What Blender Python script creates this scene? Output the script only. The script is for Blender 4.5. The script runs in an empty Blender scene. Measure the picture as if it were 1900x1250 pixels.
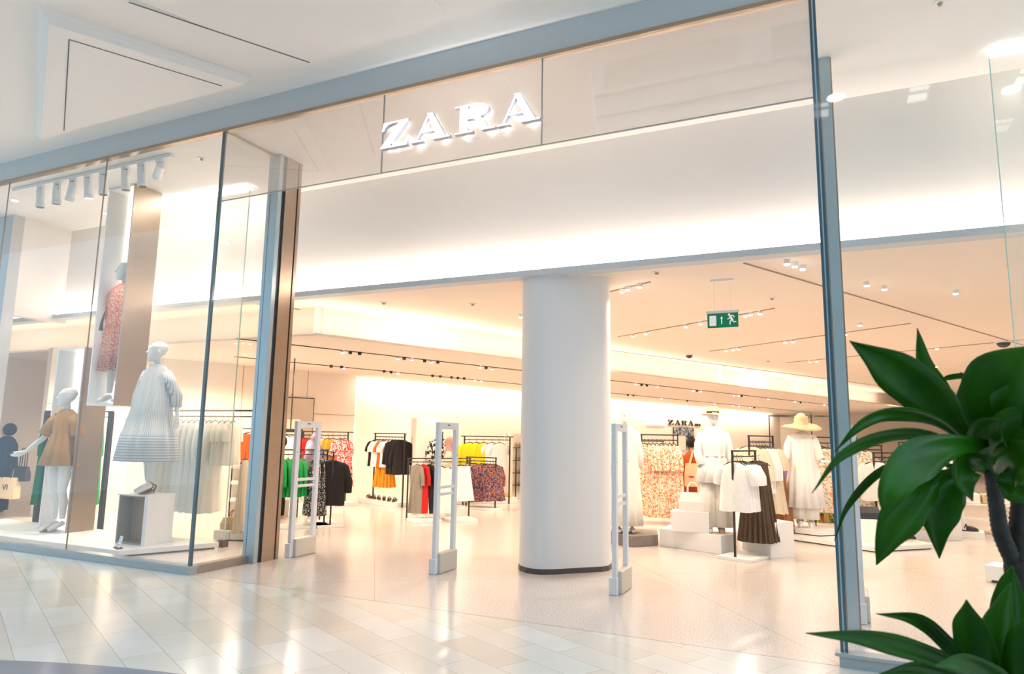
import bpy, bmesh, math, random
from mathutils import Vector, Matrix, Euler
random.seed(7)
PI = math.pi
C = bpy.context.scene.collection
S = bpy.context.scene

# ------------------------------------------------------------------ camera
cam_data = bpy.data.cameras.new('camera'); cam = bpy.data.objects.new('camera', cam_data); C.objects.link(cam)
yaw, pitch, roll, FL = -4.35445496e-01, 1.43508018e-01, 1.64927329e-02, 1270.0
cy_, sy_ = math.cos(yaw), math.sin(yaw)
fwd = Vector((sy_*math.cos(pitch), cy_*math.cos(pitch), math.sin(pitch)))
rt = Vector((cy_, -sy_, 0.0)); up = rt.cross(fwd)
rt2 = rt*math.cos(roll) + up*math.sin(roll); up2 = -rt*math.sin(roll) + up*math.cos(roll)
m = Matrix.Identity(4)
for i in range(3):
    m[i][0], m[i][1], m[i][2] = rt2[i], up2[i], -fwd[i]
CAM = Vector((0.0, -5.2, 1.45))
m[0][3], m[1][3], m[2][3] = CAM
cam.matrix_world = m
cam_data.sensor_width = 36.0; cam_data.lens = FL/1900*36.0
cam_data.clip_start = 0.05; cam_data.clip_end = 200
cam_data.dof.use_dof = True; cam_data.dof.focus_distance = 9.0; cam_data.dof.aperture_fstop = 4.5
S.camera = cam

# ------------------------------------------------------------------ world, lights, exposure
w = bpy.data.worlds.new('sky'); S.world = w; w.use_nodes = True
w.node_tree.nodes['Background'].inputs[0].default_value = (0.56, 0.79, 1.0, 1)
w.node_tree.nodes['Background'].inputs[1].default_value = 1.95
S.view_settings.view_transform = 'Standard'; S.view_settings.look = 'None'
S.view_settings.exposure = 0.0; S.view_settings.gamma = 1.0; S.view_settings.use_curve_mapping = False

WARM = (1.0, 0.80, 0.615); NEUT = (1.0, 0.84, 0.72)
def area(name, loc, sx, sy, power, col, rot=(0, 0, 0)):
    l = bpy.data.lights.new(name, 'AREA'); l.shape = 'RECTANGLE'; l.size = sx; l.size_y = sy
    l.energy = power; l.color = col
    o = bpy.data.objects.new(name, l); C.objects.link(o); o.location = loc; o.rotation_euler = rot
    return o
# LED strips lying on the bulkhead lip, washing the bulkhead upwards
area('lip_led_light', (-4.0, 1.785, 3.315), 20.0, 0.05, 290, NEUT, (math.radians(105), 0, 0))
# LED strip on the edge of the lower ceiling, washing the upper ceiling
LOW = [(-6.51, 2.25), (1.99, 23.87)]
ang_low = math.atan2(LOW[1][1]-LOW[0][1], LOW[1][0]-LOW[0][0]); len_low = math.hypot(LOW[1][0]-LOW[0][0], LOW[1][1]-LOW[0][1])
area('cove_led_light', ((LOW[0][0]+LOW[1][0])/2-0.16, (LOW[0][1]+LOW[1][1])/2+0.06, 2.85), len_low, 0.06, 85, (1, .88, .72), (PI, 0, -ang_low if False else ang_low))
# strip at the top of the entrance ceiling behind each screen
area('front_cove_led_light', (-11.3, 2.36, 2.85), 9.4, 0.06, 24, (1, .86, .68), (PI, 0, 0))
area('screen_led_left_light', (-9.0, 1.60, 4.74), 3.6, 0.05, 3, NEUT, (0, 0, 0))
area('screen_led_right_light', (3.2, 1.60, 4.74), 3.6, 0.05, 2, NEUT, (0, 0, 0))

# wall washer strip along the top of the long wall
area('wall_washer_light', (-6.35+.25, 20.0-.08, 2.79), 25.0, 0.05, 330, (1, .84, .66), (0, 0, 0))
bpy.data.objects['wall_washer_light'].rotation_euler = Euler((math.radians(14), 0, math.atan2(24.55, 7.7)))
# ------------------------------------------------------------------ materials
def newmat(name):
    mt = bpy.data.materials.new(name); mt.use_nodes = True
    nt = mt.node_tree; return mt, nt, nt.nodes['Principled BSDF']
def N(nt, t, **kw):
    n = nt.nodes.new(t)
    for k, v in kw.items(): setattr(n, k, v)
    return n
def coords(nt, kind='Object', scale=1.0, rot=0.0):
    if kind == 'World':
        g = N(nt, 'ShaderNodeNewGeometry'); out = g.outputs['Position']
    else:
        tc = N(nt, 'ShaderNodeTexCoord'); out = tc.outputs[kind]
    mp = N(nt, 'ShaderNodeMapping'); nt.links.new(out, mp.inputs[0])
    mp.inputs['Scale'].default_value = (scale,)*3 if not isinstance(scale, tuple) else scale
    mp.inputs['Rotation'].default_value = (0, 0, rot)
    return mp.outputs[0]
def bump(nt, b, h, s, d=0.01):
    bp = N(nt, 'ShaderNodeBump'); bp.inputs['Strength'].default_value = s; bp.inputs['Distance'].default_value = d
    nt.links.new(h, bp.inputs['Height']); nt.links.new(bp.outputs[0], b.inputs['Normal'])
def plain(name, col, rough=0.5, metal=0.0, var=0.03, scale=6.0, bs=0.0, coat=0.0, spec=None):
    mt, nt, b = newmat(name)
    c = coords(nt, 'Object', scale); nz = N(nt, 'ShaderNodeTexNoise'); nt.links.new(c, nz.inputs['Vector'])
    nz.inputs['Scale'].default_value = 1.0; nz.inputs['Detail'].default_value = 3
    r = N(nt, 'ShaderNodeMix', data_type='RGBA'); nt.links.new(nz.outputs[0], r.inputs[0])
    r.inputs[6].default_value = tuple(max(0, x*(1-var)) for x in col)+(1,)
    r.inputs[7].default_value = tuple(min(1, x*(1+var)) for x in col)+(1,)
    nt.links.new(r.outputs[2], b.inputs['Base Color'])
    b.inputs['Roughness'].default_value = rough; b.inputs['Metallic'].default_value = metal
    b.inputs['Coat Weight'].default_value = coat
    if spec is not None: b.inputs['Specular IOR Level'].default_value = spec
    if bs: bump(nt, b, nz.outputs[0], bs)
    return mt
def emit(name, col, s):
    mt, nt, b = newmat(name)
    b.inputs['Base Color'].default_value = (.8, .8, .8, 1)
    b.inputs['Emission Color'].default_value = tuple(col)+(1,); b.inputs['Emission Strength'].default_value = s
    return mt
def brushed(name, col, rough=0.32):
    mt, nt, b = newmat(name)
    c = coords(nt, 'Object', (3, 3, 160)); nz = N(nt, 'ShaderNodeTexNoise'); nt.links.new(c, nz.inputs['Vector'])
    nz.inputs['Scale'].default_value = 1; nz.inputs['Detail'].default_value = 2
    r = N(nt, 'ShaderNodeMix', data_type='RGBA'); nt.links.new(nz.outputs[0], r.inputs[0])
    r.inputs[6].default_value = tuple(x*.9 for x in col)+(1,); r.inputs[7].default_value = tuple(min(1, x*1.1) for x in col)+(1,)
    nt.links.new(r.outputs[2], b.inputs['Base Color'])
    b.inputs['Roughness'].default_value = rough; b.inputs['Metallic'].default_value = 0.85
    bump(nt, b, nz.outputs[0], .08, .002)
    return mt
def glass(name, tint=(.99, .995, .99), refl=1.0, haze=0.0, hazecol=(.9, .85, .8), flute=0.0, basefac=0.0):
    mt = bpy.data.materials.new(name); mt.use_nodes = True; nt = mt.node_tree; nt.nodes.clear()
    out = N(nt, 'ShaderNodeOutputMaterial'); tr = N(nt, 'ShaderNodeBsdfTransparent'); gl = N(nt, 'ShaderNodeBsdfGlossy')
    tr.inputs[0].default_value = tuple(tint)+(1,); gl.inputs['Roughness'].default_value = 0.02; gl.inputs[0].default_value = (refl,)*3+(1,)
    lw = N(nt, 'ShaderNodeLayerWeight'); lw.inputs[0].default_value = .5
    pw = N(nt, 'ShaderNodeMath', operation='POWER'); pw.inputs[1].default_value = 4.0; nt.links.new(lw.outputs['Facing'], pw.inputs[0])
    fr = N(nt, 'ShaderNodeMath', operation='MULTIPLY_ADD'); fr.inputs[1].default_value = .40; fr.inputs[2].default_value = .022; nt.links.new(pw.outputs[0], fr.inputs[0])
    mx = N(nt, 'ShaderNodeMixShader')
    if basefac:
        ad = N(nt, 'ShaderNodeMath', operation='ADD'); ad.inputs[1].default_value = basefac; nt.links.new(fr.outputs[0], ad.inputs[0]); fo = ad.outputs[0]
    else: fo = fr.outputs[0]
    nt.links.new(fo, mx.inputs[0]); nt.links.new(tr.outputs[0], mx.inputs[1]); nt.links.new(gl.outputs[0], mx.inputs[2])
    res = mx.outputs[0]
    if haze:
        df = N(nt, 'ShaderNodeBsdfDiffuse'); df.inputs[0].default_value = tuple(hazecol)+(1,)
        tl = N(nt, 'ShaderNodeBsdfTranslucent'); tl.inputs[0].default_value = tuple(hazecol)+(1,)
        m1 = N(nt, 'ShaderNodeMixShader'); m1.inputs[0].default_value = .5
        nt.links.new(df.outputs[0], m1.inputs[1]); nt.links.new(tl.outputs[0], m1.inputs[2])
        m2 = N(nt, 'ShaderNodeMixShader'); m2.inputs[0].default_value = haze
        if flute:
            c = coords(nt, 'Object', (flute, 0, 0)); wv = N(nt, 'ShaderNodeTexWave'); nt.links.new(c, wv.inputs[0]); wv.inputs['Scale'].default_value = 1
            mr = N(nt, 'ShaderNodeMapRange'); mr.inputs[3].default_value = haze*.7; mr.inputs[4].default_value = haze*1.3
            nt.links.new(wv.outputs[1], mr.inputs[0]); nt.links.new(mr.outputs[0], m2.inputs[0])
        nt.links.new(res, m2.inputs[1]); nt.links.new(m1.outputs[0], m2.inputs[2]); res = m2.outputs[0]
    nt.links.new(res, out.inputs[0])
    return mt
def fabric(name, col, rough=0.9, var=0.08, scale=18.0, bs=.25):
    return plain(name, col, rough, 0, var, scale, bs)
def floral(name, base, cols, scale=16.0, th=0.56):
    mt, nt, b = newmat(name)
    prev = None; b.inputs['Roughness'].default_value = .9
    for i, cc in enumerate(cols):
        c = coords(nt, 'Object', scale*(1+.37*i), .7*i+.3)
        oi = N(nt, 'ShaderNodeObjectInfo'); ml = N(nt, 'ShaderNodeMath', operation='MULTIPLY'); ml.inputs[1].default_value = 50.0; nt.links.new(oi.outputs['Random'], ml.inputs[0])
        va = N(nt, 'ShaderNodeVectorMath', operation='ADD'); nt.links.new(c, va.inputs[0]); nt.links.new(ml.outputs[0], va.inputs[1]); c = va.outputs[0]
        nz = N(nt, 'ShaderNodeTexNoise'); nt.links.new(c, nz.inputs['Vector']); nz.inputs['Scale'].default_value = 1.0; nz.inputs['Detail'].default_value = 1.5
        rp = N(nt, 'ShaderNodeMapRange'); rp.inputs[1].default_value = th; rp.inputs[2].default_value = th+.03
        nt.links.new(nz.outputs[0], rp.inputs[0])
        mx = N(nt, 'ShaderNodeMix', data_type='RGBA'); nt.links.new(rp.outputs[0], mx.inputs[0])
        if prev is None: mx.inputs[6].default_value = tuple(base)+(1,)
        else: nt.links.new(prev, mx.inputs[6])
        mx.inputs[7].default_value = tuple(cc)+(1,); prev = mx.outputs[2]
    nt.links.new(prev, b.inputs['Base Color'])
    return mt
def spots(name, base, dot, scale=60.0, th=.33):
    mt, nt, b = newmat(name); b.inputs['Roughness'].default_value = .9
    c = coords(nt, 'Object', scale); v = N(nt, 'ShaderNodeTexVoronoi'); nt.links.new(c, v.inputs['Vector']); v.inputs['Scale'].default_value = 1
    rp = N(nt, 'ShaderNodeMapRange'); rp.inputs[1].default_value = th; rp.inputs[2].default_value = th+.05; nt.links.new(v.outputs[0], rp.inputs[0])
    mx = N(nt, 'ShaderNodeMix', data_type='RGBA'); nt.links.new(rp.outputs[0], mx.inputs[0])
    mx.inputs[6].default_value = tuple(dot)+(1,); mx.inputs[7].default_value = tuple(base)+(1,)
    nt.links.new(mx.outputs[2], b.inputs['Base Color']); return mt
def stripes(name, base, line, vec=(1, 0, 0), scale=9.0, zsplit=None):
    # vertical stripes (around the garment) above zsplit, horizontal ones below
    mt, nt, b = newmat(name); b.inputs['Roughness'].default_value = .85
    tc = N(nt, 'ShaderNodeTexCoord'); sp = N(nt, 'ShaderNodeSeparateXYZ'); nt.links.new(tc.outputs['Object'], sp.inputs[0])
    def band(src, k):
        mu = N(nt, 'ShaderNodeMath', operation='MULTIPLY'); mu.inputs[1].default_value = k; nt.links.new(src, mu.inputs[0])
        fr = N(nt, 'ShaderNodeMath', operation='FRACT'); nt.links.new(mu.outputs[0], fr.inputs[0])
        lt = N(nt, 'ShaderNodeMath', operation='LESS_THAN'); lt.inputs[1].default_value = .38; nt.links.new(fr.outputs[0], lt.inputs[0]); return lt.outputs[0]
    at = N(nt, 'ShaderNodeMath', operation='ARCTAN2'); nt.links.new(sp.outputs[1], at.inputs[0]); nt.links.new(sp.outputs[0], at.inputs[1])
    bv = band(at.outputs[0], scale)
    if zsplit is not None:
        bh = band(sp.outputs[2], 30.0)
        gt = N(nt, 'ShaderNodeMath', operation='GREATER_THAN'); gt.inputs[1].default_value = zsplit; nt.links.new(sp.outputs[2], gt.inputs[0])
        mm = N(nt, 'ShaderNodeMix', data_type='FLOAT'); nt.links.new(gt.outputs[0], mm.inputs[0]); nt.links.new(bh, mm.inputs[2]); nt.links.new(bv, mm.inputs[3]); bv = mm.outputs[0]
    mx = N(nt, 'ShaderNodeMix', data_type='RGBA'); nt.links.new(bv, mx.inputs[0]); mx.inputs[6].default_value = tuple(base)+(1,); mx.inputs[7].default_value = tuple(line)+(1,)
    nt.links.new(mx.outputs[2], b.inputs['Base Color']); return mt

M = {}
M['white_wall'] = plain('white_wall', (.87, .81, .755), .7, var=.01)
M['cream_wall'] = plain('cream_wall', (.88, .80, .71), .75, var=.01)
M['shop_ceiling'] = plain('shop_ceiling', (.86, .76, .67), .8, var=.01)
M['entry_ceiling'] = plain('entry_ceiling', (.82, .78, .74), .8, var=.01)
M['mall_ceiling'] = plain('mall_ceiling', (.90, .83, .77), .85, var=.01)
M['header'] = plain('header_paint', (.56, .59, .60), .6, var=.03, scale=3)
M['bronze'] = brushed('bronze', (.42, .34, .26), .35)
M['steel'] = brushed('steel', (.62, .60, .57), .35)
M['taupe_metal'] = brushed('taupe_metal', (.40, .32, .25), .34)
M['dark_gap'] = plain('dark_gap', (.03, .04, .05), .4)
M['glass_edge'] = plain('glass_edge', (.05, .11, .14), .15, coat=.5)
M['pale_blue_metal'] = plain('pale_blue_metal', (.42, .52, .57), .3, metal=.4)
M['clear_glass'] = glass('clear_glass')
M['fascia_glass'] = glass('fascia_glass', (.96, .95, .94), 1.0, haze=.20, hazecol=(.70, .64, .58), basefac=.10)
M['fluted'] = glass('fluted_screen', (.985, .995, .985), .7, haze=.14, hazecol=(.93, .93, .90), flute=45)
M['plinth_white'] = plain('plinth_white', (.87, .85, .82), .45, var=.01)
M['black_metal'] = plain('black_metal', (.035, .03, .028), .45, metal=.2)
M['dark_brown'] = plain('dark_brown_metal', (.09, .07, .06), .5)
M['gate_white'] = plain('gate_white', (.76, .77, .80), .35)
M['gate_base'] = plain('gate_base', (.62, .57, .48), .5)
M['lens'] = emit('lamp_lens', (1.0, .90, .76), 30)
M['led'] = emit('led_strip', (1.0, .93, .86), 9)
M['led_warm'] = emit('led_strip_warm', (1.0, .86, .70), 5)
M['lamp_white'] = plain('lamp_white', (.78, .79, .80), .4)
M['concrete'] = plain('concrete', (.22, .19, .17), .8, var=.25, scale=14, bs=.4)
M['mannequin'] = plain('mannequin_white', (.84, .82, .79), .35, var=.01)
M['skin'] = plain('skin', (.55, .34, .24), .55)

# terrazzo
mt, nt, b = newmat('terrazzo')
c = coords(nt, 'World', 90); nz = N(nt, 'ShaderNodeTexNoise'); nt.links.new(c, nz.inputs['Vector']); nz.inputs['Scale'].default_value = 1; nz.inputs['Detail'].default_value = 3
mr = N(nt, 'ShaderNodeMapRange'); mr.inputs[1].default_value = .38; mr.inputs[2].default_value = .62; nt.links.new(nz.outputs[0], mr.inputs[0])
mx = N(nt, 'ShaderNodeMix', data_type='RGBA'); nt.links.new(mr.outputs[0], mx.inputs[0])
mx.inputs[6].default_value = (.50, .44, .40, 1); mx.inputs[7].default_value = (.80, .73, .68, 1)
# faint casting joints every few metres, turned like the shop grid
c2 = coords(nt, 'World', 1.0, math.radians(-36)); bk = N(nt, 'ShaderNodeTexBrick'); nt.links.new(c2, bk.inputs['Vector'])
bk.inputs['Scale'].default_value = 1; bk.inputs['Brick Width'].default_value = 3.0; bk.inputs['Row Height'].default_value = 3.0; bk.offset = 0; bk.inputs['Mortar Size'].default_value = .004
m3 = N(nt, 'ShaderNodeMix', data_type='RGBA', blend_type='MULTIPLY'); nt.links.new(bk.outputs['Fac'], m3.inputs[0]); nt.links.new(mx.outputs[2], m3.inputs[6]); m3.inputs[7].default_value = (.72, .66, .6, 1)
nt.links.new(m3.outputs[2], b.inputs['Base Color']); b.inputs['Roughness'].default_value = .22; b.inputs['Coat Weight'].default_value = .2; b.inputs['Coat Roughness'].default_value = .15
M['terrazzo'] = mt
# mall marble tiles
mt, nt, b = newmat('marble_tiles')
c = coords(nt, 'World', 1.0, math.radians(25.8)); bk = N(nt, 'ShaderNodeTexBrick'); nt.links.new(c, bk.inputs['Vector'])
bk.inputs['Scale'].default_value = 1; bk.inputs['Brick Width'].default_value = .66; bk.inputs['Row Height'].default_value = .262; bk.offset = .37
bk.inputs['Mortar Size'].default_value = .0022; bk.inputs['Mortar Smooth'].default_value = .1; bk.inputs['Bias'].default_value = 0
bk.inputs['Color1'].default_value = (.66, .61, .52, 1); bk.inputs['Color2'].default_value = (.72, .72, .68, 1); bk.inputs['Mortar'].default_value = (.42, .37, .30, 1)
c2 = coords(nt, 'World', 2.2); nz = N(nt, 'ShaderNodeTexNoise'); nt.links.new(c2, nz.inputs['Vector']); nz.inputs['Scale'].default_value = 1; nz.inputs['Detail'].default_value = 6
m3 = N(nt, 'ShaderNodeMix', data_type='RGBA', blend_type='MULTIPLY'); m3.inputs[0].default_value = .35
nt.links.new(bk.outputs['Color'], m3.inputs[6])
cr = N(nt, 'ShaderNodeMapRange'); cr.inputs[3].default_value = .7; cr.inputs[4].default_value = 1.25; nt.links.new(nz.outputs[0], cr.inputs[0]); nt.links.new(cr.outputs[0], m3.inputs[7])
nt.links.new(m3.outputs[2], b.inputs['Base Color']); b.inputs['Roughness'].default_value = .17; b.inputs['Specular IOR Level'].default_value = .6
M['tiles'] = mt

# ------------------------------------------------------------------ mesh helpers
class MB:
    def __init__(s): s.bm = bmesh.new()
    def box(s, x0, x1, y0, y1, z0, z1, mat4=None):
        vs = [s.bm.verts.new(Vector(p)) for p in ((x0,y0,z0),(x1,y0,z0),(x1,y1,z0),(x0,y1,z0),(x0,y0,z1),(x1,y0,z1),(x1,y1,z1),(x0,y1,z1))]
        if mat4 is not None:
            for v in vs: v.co = mat4 @ v.co
        for f in ((0,3,2,1),(4,5,6,7),(0,1,5,4),(1,2,6,5),(2,3,7,6),(3,0,4,7)): s.bm.faces.new([vs[i] for i in f])
        return s
    def prism(s, pts, z0, z1, mat4=None):
        a = [s.bm.verts.new(Vector((p[0], p[1], z0))) for p in pts]; t = [s.bm.verts.new(Vector((p[0], p[1], z1))) for p in pts]
        if mat4 is not None:
            for v in a+t: v.co = mat4 @ v.co
        n = len(pts)
        s.bm.faces.new(a[::-1]); s.bm.faces.new(t)
        for i in range(n): s.bm.faces.new((a[i], a[(i+1) % n], t[(i+1) % n], t[i]))
        return s
    def rings(s, rs, cap=True, close=True):
        V = [[s.bm.verts.new(Vector(p)) for p in r] for r in rs]; n = len(V[0])
        for i in range(len(V)-1):
            for j in range(n if close else n-1):
                k = (j+1) % n; s.bm.faces.new((V[i][j], V[i][k], V[i+1][k], V[i+1][j]))
        if cap and close:
            s.bm.faces.new(V[0][::-1]); s.bm.faces.new(V[-1])
        return s
    def tube(s, pts, r, n=8, cap=True, flat=1.0, side=None):
        pts = [Vector(p) for p in pts]; rs = []
        rad = r if isinstance(r, (list, tuple)) else [r]*len(pts)
        prev = None
        for i, p in enumerate(pts):
            d = (pts[min(i+1, len(pts)-1)]-pts[max(i-1, 0)]).normalized()
            if side is not None: a = Vector(side)-d*Vector(side).dot(d); a.normalize()
            elif prev is None:
                a = d.cross(Vector((0,0,1)));
                if a.length < .1: a = d.cross(Vector((1,0,0)))
                a.normalize()
            else:
                a = prev-d*prev.dot(d); a.normalize()
            prev = a; bb = d.cross(a)
            rs.append([p+a*math.cos(2*PI*j/n)*rad[i]*flat+bb*math.sin(2*PI*j/n)*rad[i] for j in range(n)])
        return s.rings(rs, cap)
    def cyl(s, p0, p1, r, n=16): return s.tube([p0, p1], r, n)
    def ball(s, c, r, sc=(1,1,1), seg=16):
        mt = Matrix.Translation(Vector(c)) @ Matrix.Diagonal((sc[0], sc[1], sc[2], 1))
        bmesh.ops.create_uvsphere(s.bm, u_segments=seg, v_segments=seg//2, radius=r, matrix=mt); return s
    def mesh(s, name, smooth=False, ang=None):
        bmesh.ops.recalc_face_normals(s.bm, faces=s.bm.faces)
        me = bpy.data.meshes.new(name); s.bm.to_mesh(me); s.bm.free()
        if smooth:
            for p in me.polygons: p.use_smooth = True
            if ang:
                try: me.set_sharp_from_angle(angle=ang)
                except Exception: pass
        return me
def obj(name, mb, mat, parent=None, smooth=False, bevel=0.0, ang=None, loc=None, rot=None):
    me = mb if isinstance(mb, bpy.types.Mesh) else mb.mesh(name, smooth, ang)
    o = bpy.data.objects.new(name, me); C.objects.link(o)
    if mat is not None and not me.materials: me.materials.append(mat)
    if parent is not None: o.parent = parent
    if bevel:
        bv = o.modifiers.new('bevel', 'BEVEL'); bv.width = bevel; bv.segments = 2; bv.limit_method = 'ANGLE'
    if loc is not None: o.location = loc
    if rot is not None: o.rotation_euler = rot
    return o
def thing(name, label, cat, loc=(0,0,0), rotz=0.0, group=None):
    o = bpy.data.objects.new(name, None); C.objects.link(o); o.location = loc; o.rotation_euler = (0, 0, rotz)
    o.empty_display_size = .1; o['label'] = label; o['category'] = cat
    if group: o['group'] = group
    return o
def tag(o, label, cat, group=None, kind=None):
    o['label'] = label; o['category'] = cat
    if group: o['group'] = group
    if kind: o['kind'] = kind
    return o
def struct(name, mb, mat, **k):
    o = obj(name, mb, mat, **k); o['kind'] = 'structure'; return o
def dup(o, parent=None):
    c = o.copy(); C.objects.link(c)
    if parent is not None: c.parent = parent
    for ch in list(o.children): dup(ch, c)
    return c
def Rz(a): return Matrix.Rotation(a, 4, 'Z')

# ------------------------------------------------------------------ setting: mall side
HZ = 4.77
struct('floor_mall', MB().box(-16, 10, -14, 0.0, -.1, 0), M['tiles'])
inlay = [(-2.8+5.2*math.cos(t), -7.2+5.2*math.sin(t)) for t in [math.radians(a) for a in range(20, 165, 3)]]
struct('floor_inlay', MB().prism(inlay, 0.0, 0.002), plain('blue_grey_stone', (.22, .25, .30), .18, var=.08, scale=4))
struct('ceiling_mall', MB().prism([(-16, 0.03), (-16, -3.0), (-2.6, -3.0), (-2.0, -.8), (8, -.8), (8, .03)], 5.06, 5.2), M['mall_ceiling'])
struct('ceiling_mall_slab', MB().prism([(-9.6,-.36),(-4.60, -.345), (-3.16, -.32), (-2.86, -.54), (-2.75, -2.9), (-5.6,-2.9)][1:], 5.04, 5.06), M['mall_ceiling'])
# dropped triangular ceiling panel with a cove moulding
mb = MB(); outer = [(-8.85, -.36), (-6.05, -2.02), (-5.24, -.36)]; inner = [(-8.62, -.44), (-6.05, -1.90), (-5.27, -.44)]
cen = Vector((-6.7, -.9))
rs = []
for t, z in ((0, 5.06), (.2, 5.05), (.45, 5.02), (.8, 4.975), (1.0, 4.945)):
    rs.append([(o_[0]*(1-t)+i_[0]*t, o_[1]*(1-t)+i_[1]*t, z) for o_, i_ in zip(outer, inner)])
mb.rings(rs)
struct('ceiling_mall_coffer', mb, M['mall_ceiling'])
g = MB()
def slot(mbb, p, q, wdt, z0, z1):
    d = Vector((q[0]-p[0], q[1]-p[1])); L = d.length; a = math.atan2(d.y, d.x)
    mbb.box(0, L, -wdt/2, wdt/2, z0, z1, Matrix.Translation((p[0], p[1], 0)) @ Rz(a))
slot(g, (-6.12, -1.68), (-5.50, -.51), .012, 4.941, 4.946); slot(g, (-6.12, -1.68), (-8.1, -.48), .010, 4.941, 4.946)
slot(g, (-5.25, -1.74), (-4.48, -.38), .014, 5.036, 5.041)
struct('trim_1', g, plain('slot_grey', (.16, .17, .17), .7))
struct('wall_header', MB().box(-16, 8, 0.0, .06, 4.79, 5.3), M['header'])
struct('trim_2', MB().box(-16, 8, -.02, .05, 4.755, 4.79), M['bronze'])
# opposite side of the mall, seen only as a reflection
struct('wall_opposite', MB().box(-18, 12, -14.2, -14, 0, 16), plain('stone_cream', (.36, .32, .28), .8))
mb = MB(); mb.box(-18, 12, -14, -12.2, 9.9, 10.3); mb.box(-18, 12, -12.35, -12.1, 10.3, 10.55); mb.box(-18, 12, -12.5, -12.2, 10.55, 10.9); mb.box(-18, 12, -12.4, -12.0, 10.9, 11.0)
for k in range(7):
    x = -18.9+4.4*k
    mb.cyl((x, -12.45, 5.2), (x, -12.45, 9.9), .34, 24); mb.box(x-.4, x+.4, -12.85, -12.0, 9.7, 10.0)
    mb.box(x-.36, x+.36, -12.5, -12.1, 11.0, 14)
mb.box(-18, 12, -14, -12.3, 4.9, 5.2)
struct('wall_gallery', mb, plain('gallery_stone', (.46, .42, .38), .8))
mb = MB()
for k in range(12):
    x = -17.5+2.2*k
    mb.box(x-.2, x+.2, -13.6, -13.2, 9.89, 9.9); mb.box(x-.2, x+.2, -13.0, -12.8, 9.89, 9.9)
struct('trim_3', mb, emit('gallery_lamp', (1, .95, .88), 7))
struct('trim_30', MB().tube([(.47,-12.6,9.9),(.47,-12.6,9.88)], .2, 20).tube([(4.3,-13.8,9.9),(4.3,-13.8,9.88)], .2, 20), emit('gallery_round_lamp', (1, .97, .92), 30))
mb = MB()   # gallery balustrade with crossed bars
mb.box(-18, 12, -12.2, -12.15, 6.2, 6.28)
for k in range(24):
    x = -18+1.25*k
    mb.cyl((x, -12.17, 5.2), (x, -12.17, 6.2), .03, 6); mb.cyl((x, -12.17, 5.25), (x+1.25, -12.17, 6.15), .02, 6); mb.cyl((x, -12.17, 6.15), (x+1.25, -12.17, 5.25), .02, 6)
struct('trim_4', mb, M['bronze'])

# ------------------------------------------------------------------ setting: shop shell
struct('floor_shop', MB().box(-16, 10, 0.0, 34, -.1, 0.0), M['terrazzo'])
# slight bulge of the shop floor over the tiles near the left corner
struct('floor_threshold', MB().prism([(-6.0, 0.0), (-0.0, 0.0), (0, -.004), (-6, -.004)], -.02, .001), M['bronze'])
struct('ceiling_entry', MB().box(-16, 8, 0.04, 1.9, 4.78, 4.9), M['entry_ceiling'])
struct('wall_bulkhead', MB().box(-16, 8, 1.88, 2.0, 3.26, 4.8), M['white_wall'])
struct('trim_5', MB().box(-16, 8, 1.72, 1.9, 3.24, 3.285).box(-16, 8, 1.72, 1.735, 3.285, 3.31), plain('lip_paint', (.62, .64, .66), .6))
struct('ceiling_shop', MB().box(-16, 10, 1.9, 34, 3.3, 3.4), M['shop_ceiling'])
dl = Vector((math.cos(ang_low), math.sin(ang_low))); nl = Vector((-dl.y, dl.x))   # nl points to the left wall
p0 = Vector(LOW[0]); p1 = Vector(LOW[1])+dl*11
struct('ceiling_lower', MB().prism([p0, p1, p1+nl*14, Vector((-16, 2.25+9)), Vector((-16, 2.25))], 2.8, 2.825), M['shop_ceiling'])
struct('wall_cove', MB().prism([p0+nl*.45+dl*.2, p1+nl*.45, p1+nl*.5, p0+nl*.5+dl*.25], 2.825, 3.3).box(-16, p0.x-.25, 2.7, 2.75, 2.825, 3.3), plain('cove_white', (.88, .80, .70), .8, var=.01))
q0 = p0+nl*.10
struct('trim_6', MB().prism([p0+nl*.02, p1+nl*.02, p1+nl*.035, p0+nl*.035], 2.825, 2.84), M['shop_ceiling'])
# left long wall, its nearer panelled part, far wall, right wall
def wallbox(x0, y0, x1, y1, z0, z1, th=.12, side=1):
    a = math.atan2(y1-y0, x1-x0); L = math.hypot(x1-x0, y1-y0)
    return Matrix.Translation((x0, y0, 0)) @ Rz(a), L
W0, W1 = Vector((-10.2, 7.75)), Vector((-2.5, 32.3))
aw = math.atan2(W1.y-W0.y, W1.x-W0.x); MW = Matrix.Translation((W0.x, W0.y, 0)) @ Rz(aw)
struct('wall_left', MB().box(.3, 27, .12, .3, 0, 2.82, MW), M['cream_wall'])
mb = MB().box(-6, .18, -.0, .25, 0, 2.82, MW)
struct('wall_panelled', mb, M['cream_wall'])
mb = MB()
for k in (-1.1, -2.6, -4.2): mb.box(k-.006, k+.006, -.006, .0, 0, 2.8, MW)
mb.box(-6, .18, -.006, 0, 1.86, 1.872, MW)
struct('trim_7', mb, plain('panel_joint', (.50, .40, .30), .8))
struct('trim_8', MB().box(.19, .22, .10, .14, .0, 2.8, MW), M['led_warm'])
struct('wall_far', MB().box(-9, 10, 33.0, 33.2, 0, 3.4), M['cream_wall'])
struct('wall_right', MB().box(7.5, 7.7, 1.9, 33, 0, 3.4), M['cream_wall'])
struct('wall_left_side', MB().box(-11.75, -11.6, .95, 1.95, 3.2, 4.8), M['white_wall'])
struct('wall_left_pier', MB().box(-14, -11.55, .93, 1.1, 0, 4.8), plain('grey_pier', (.50, .50, .50), .7))
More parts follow.
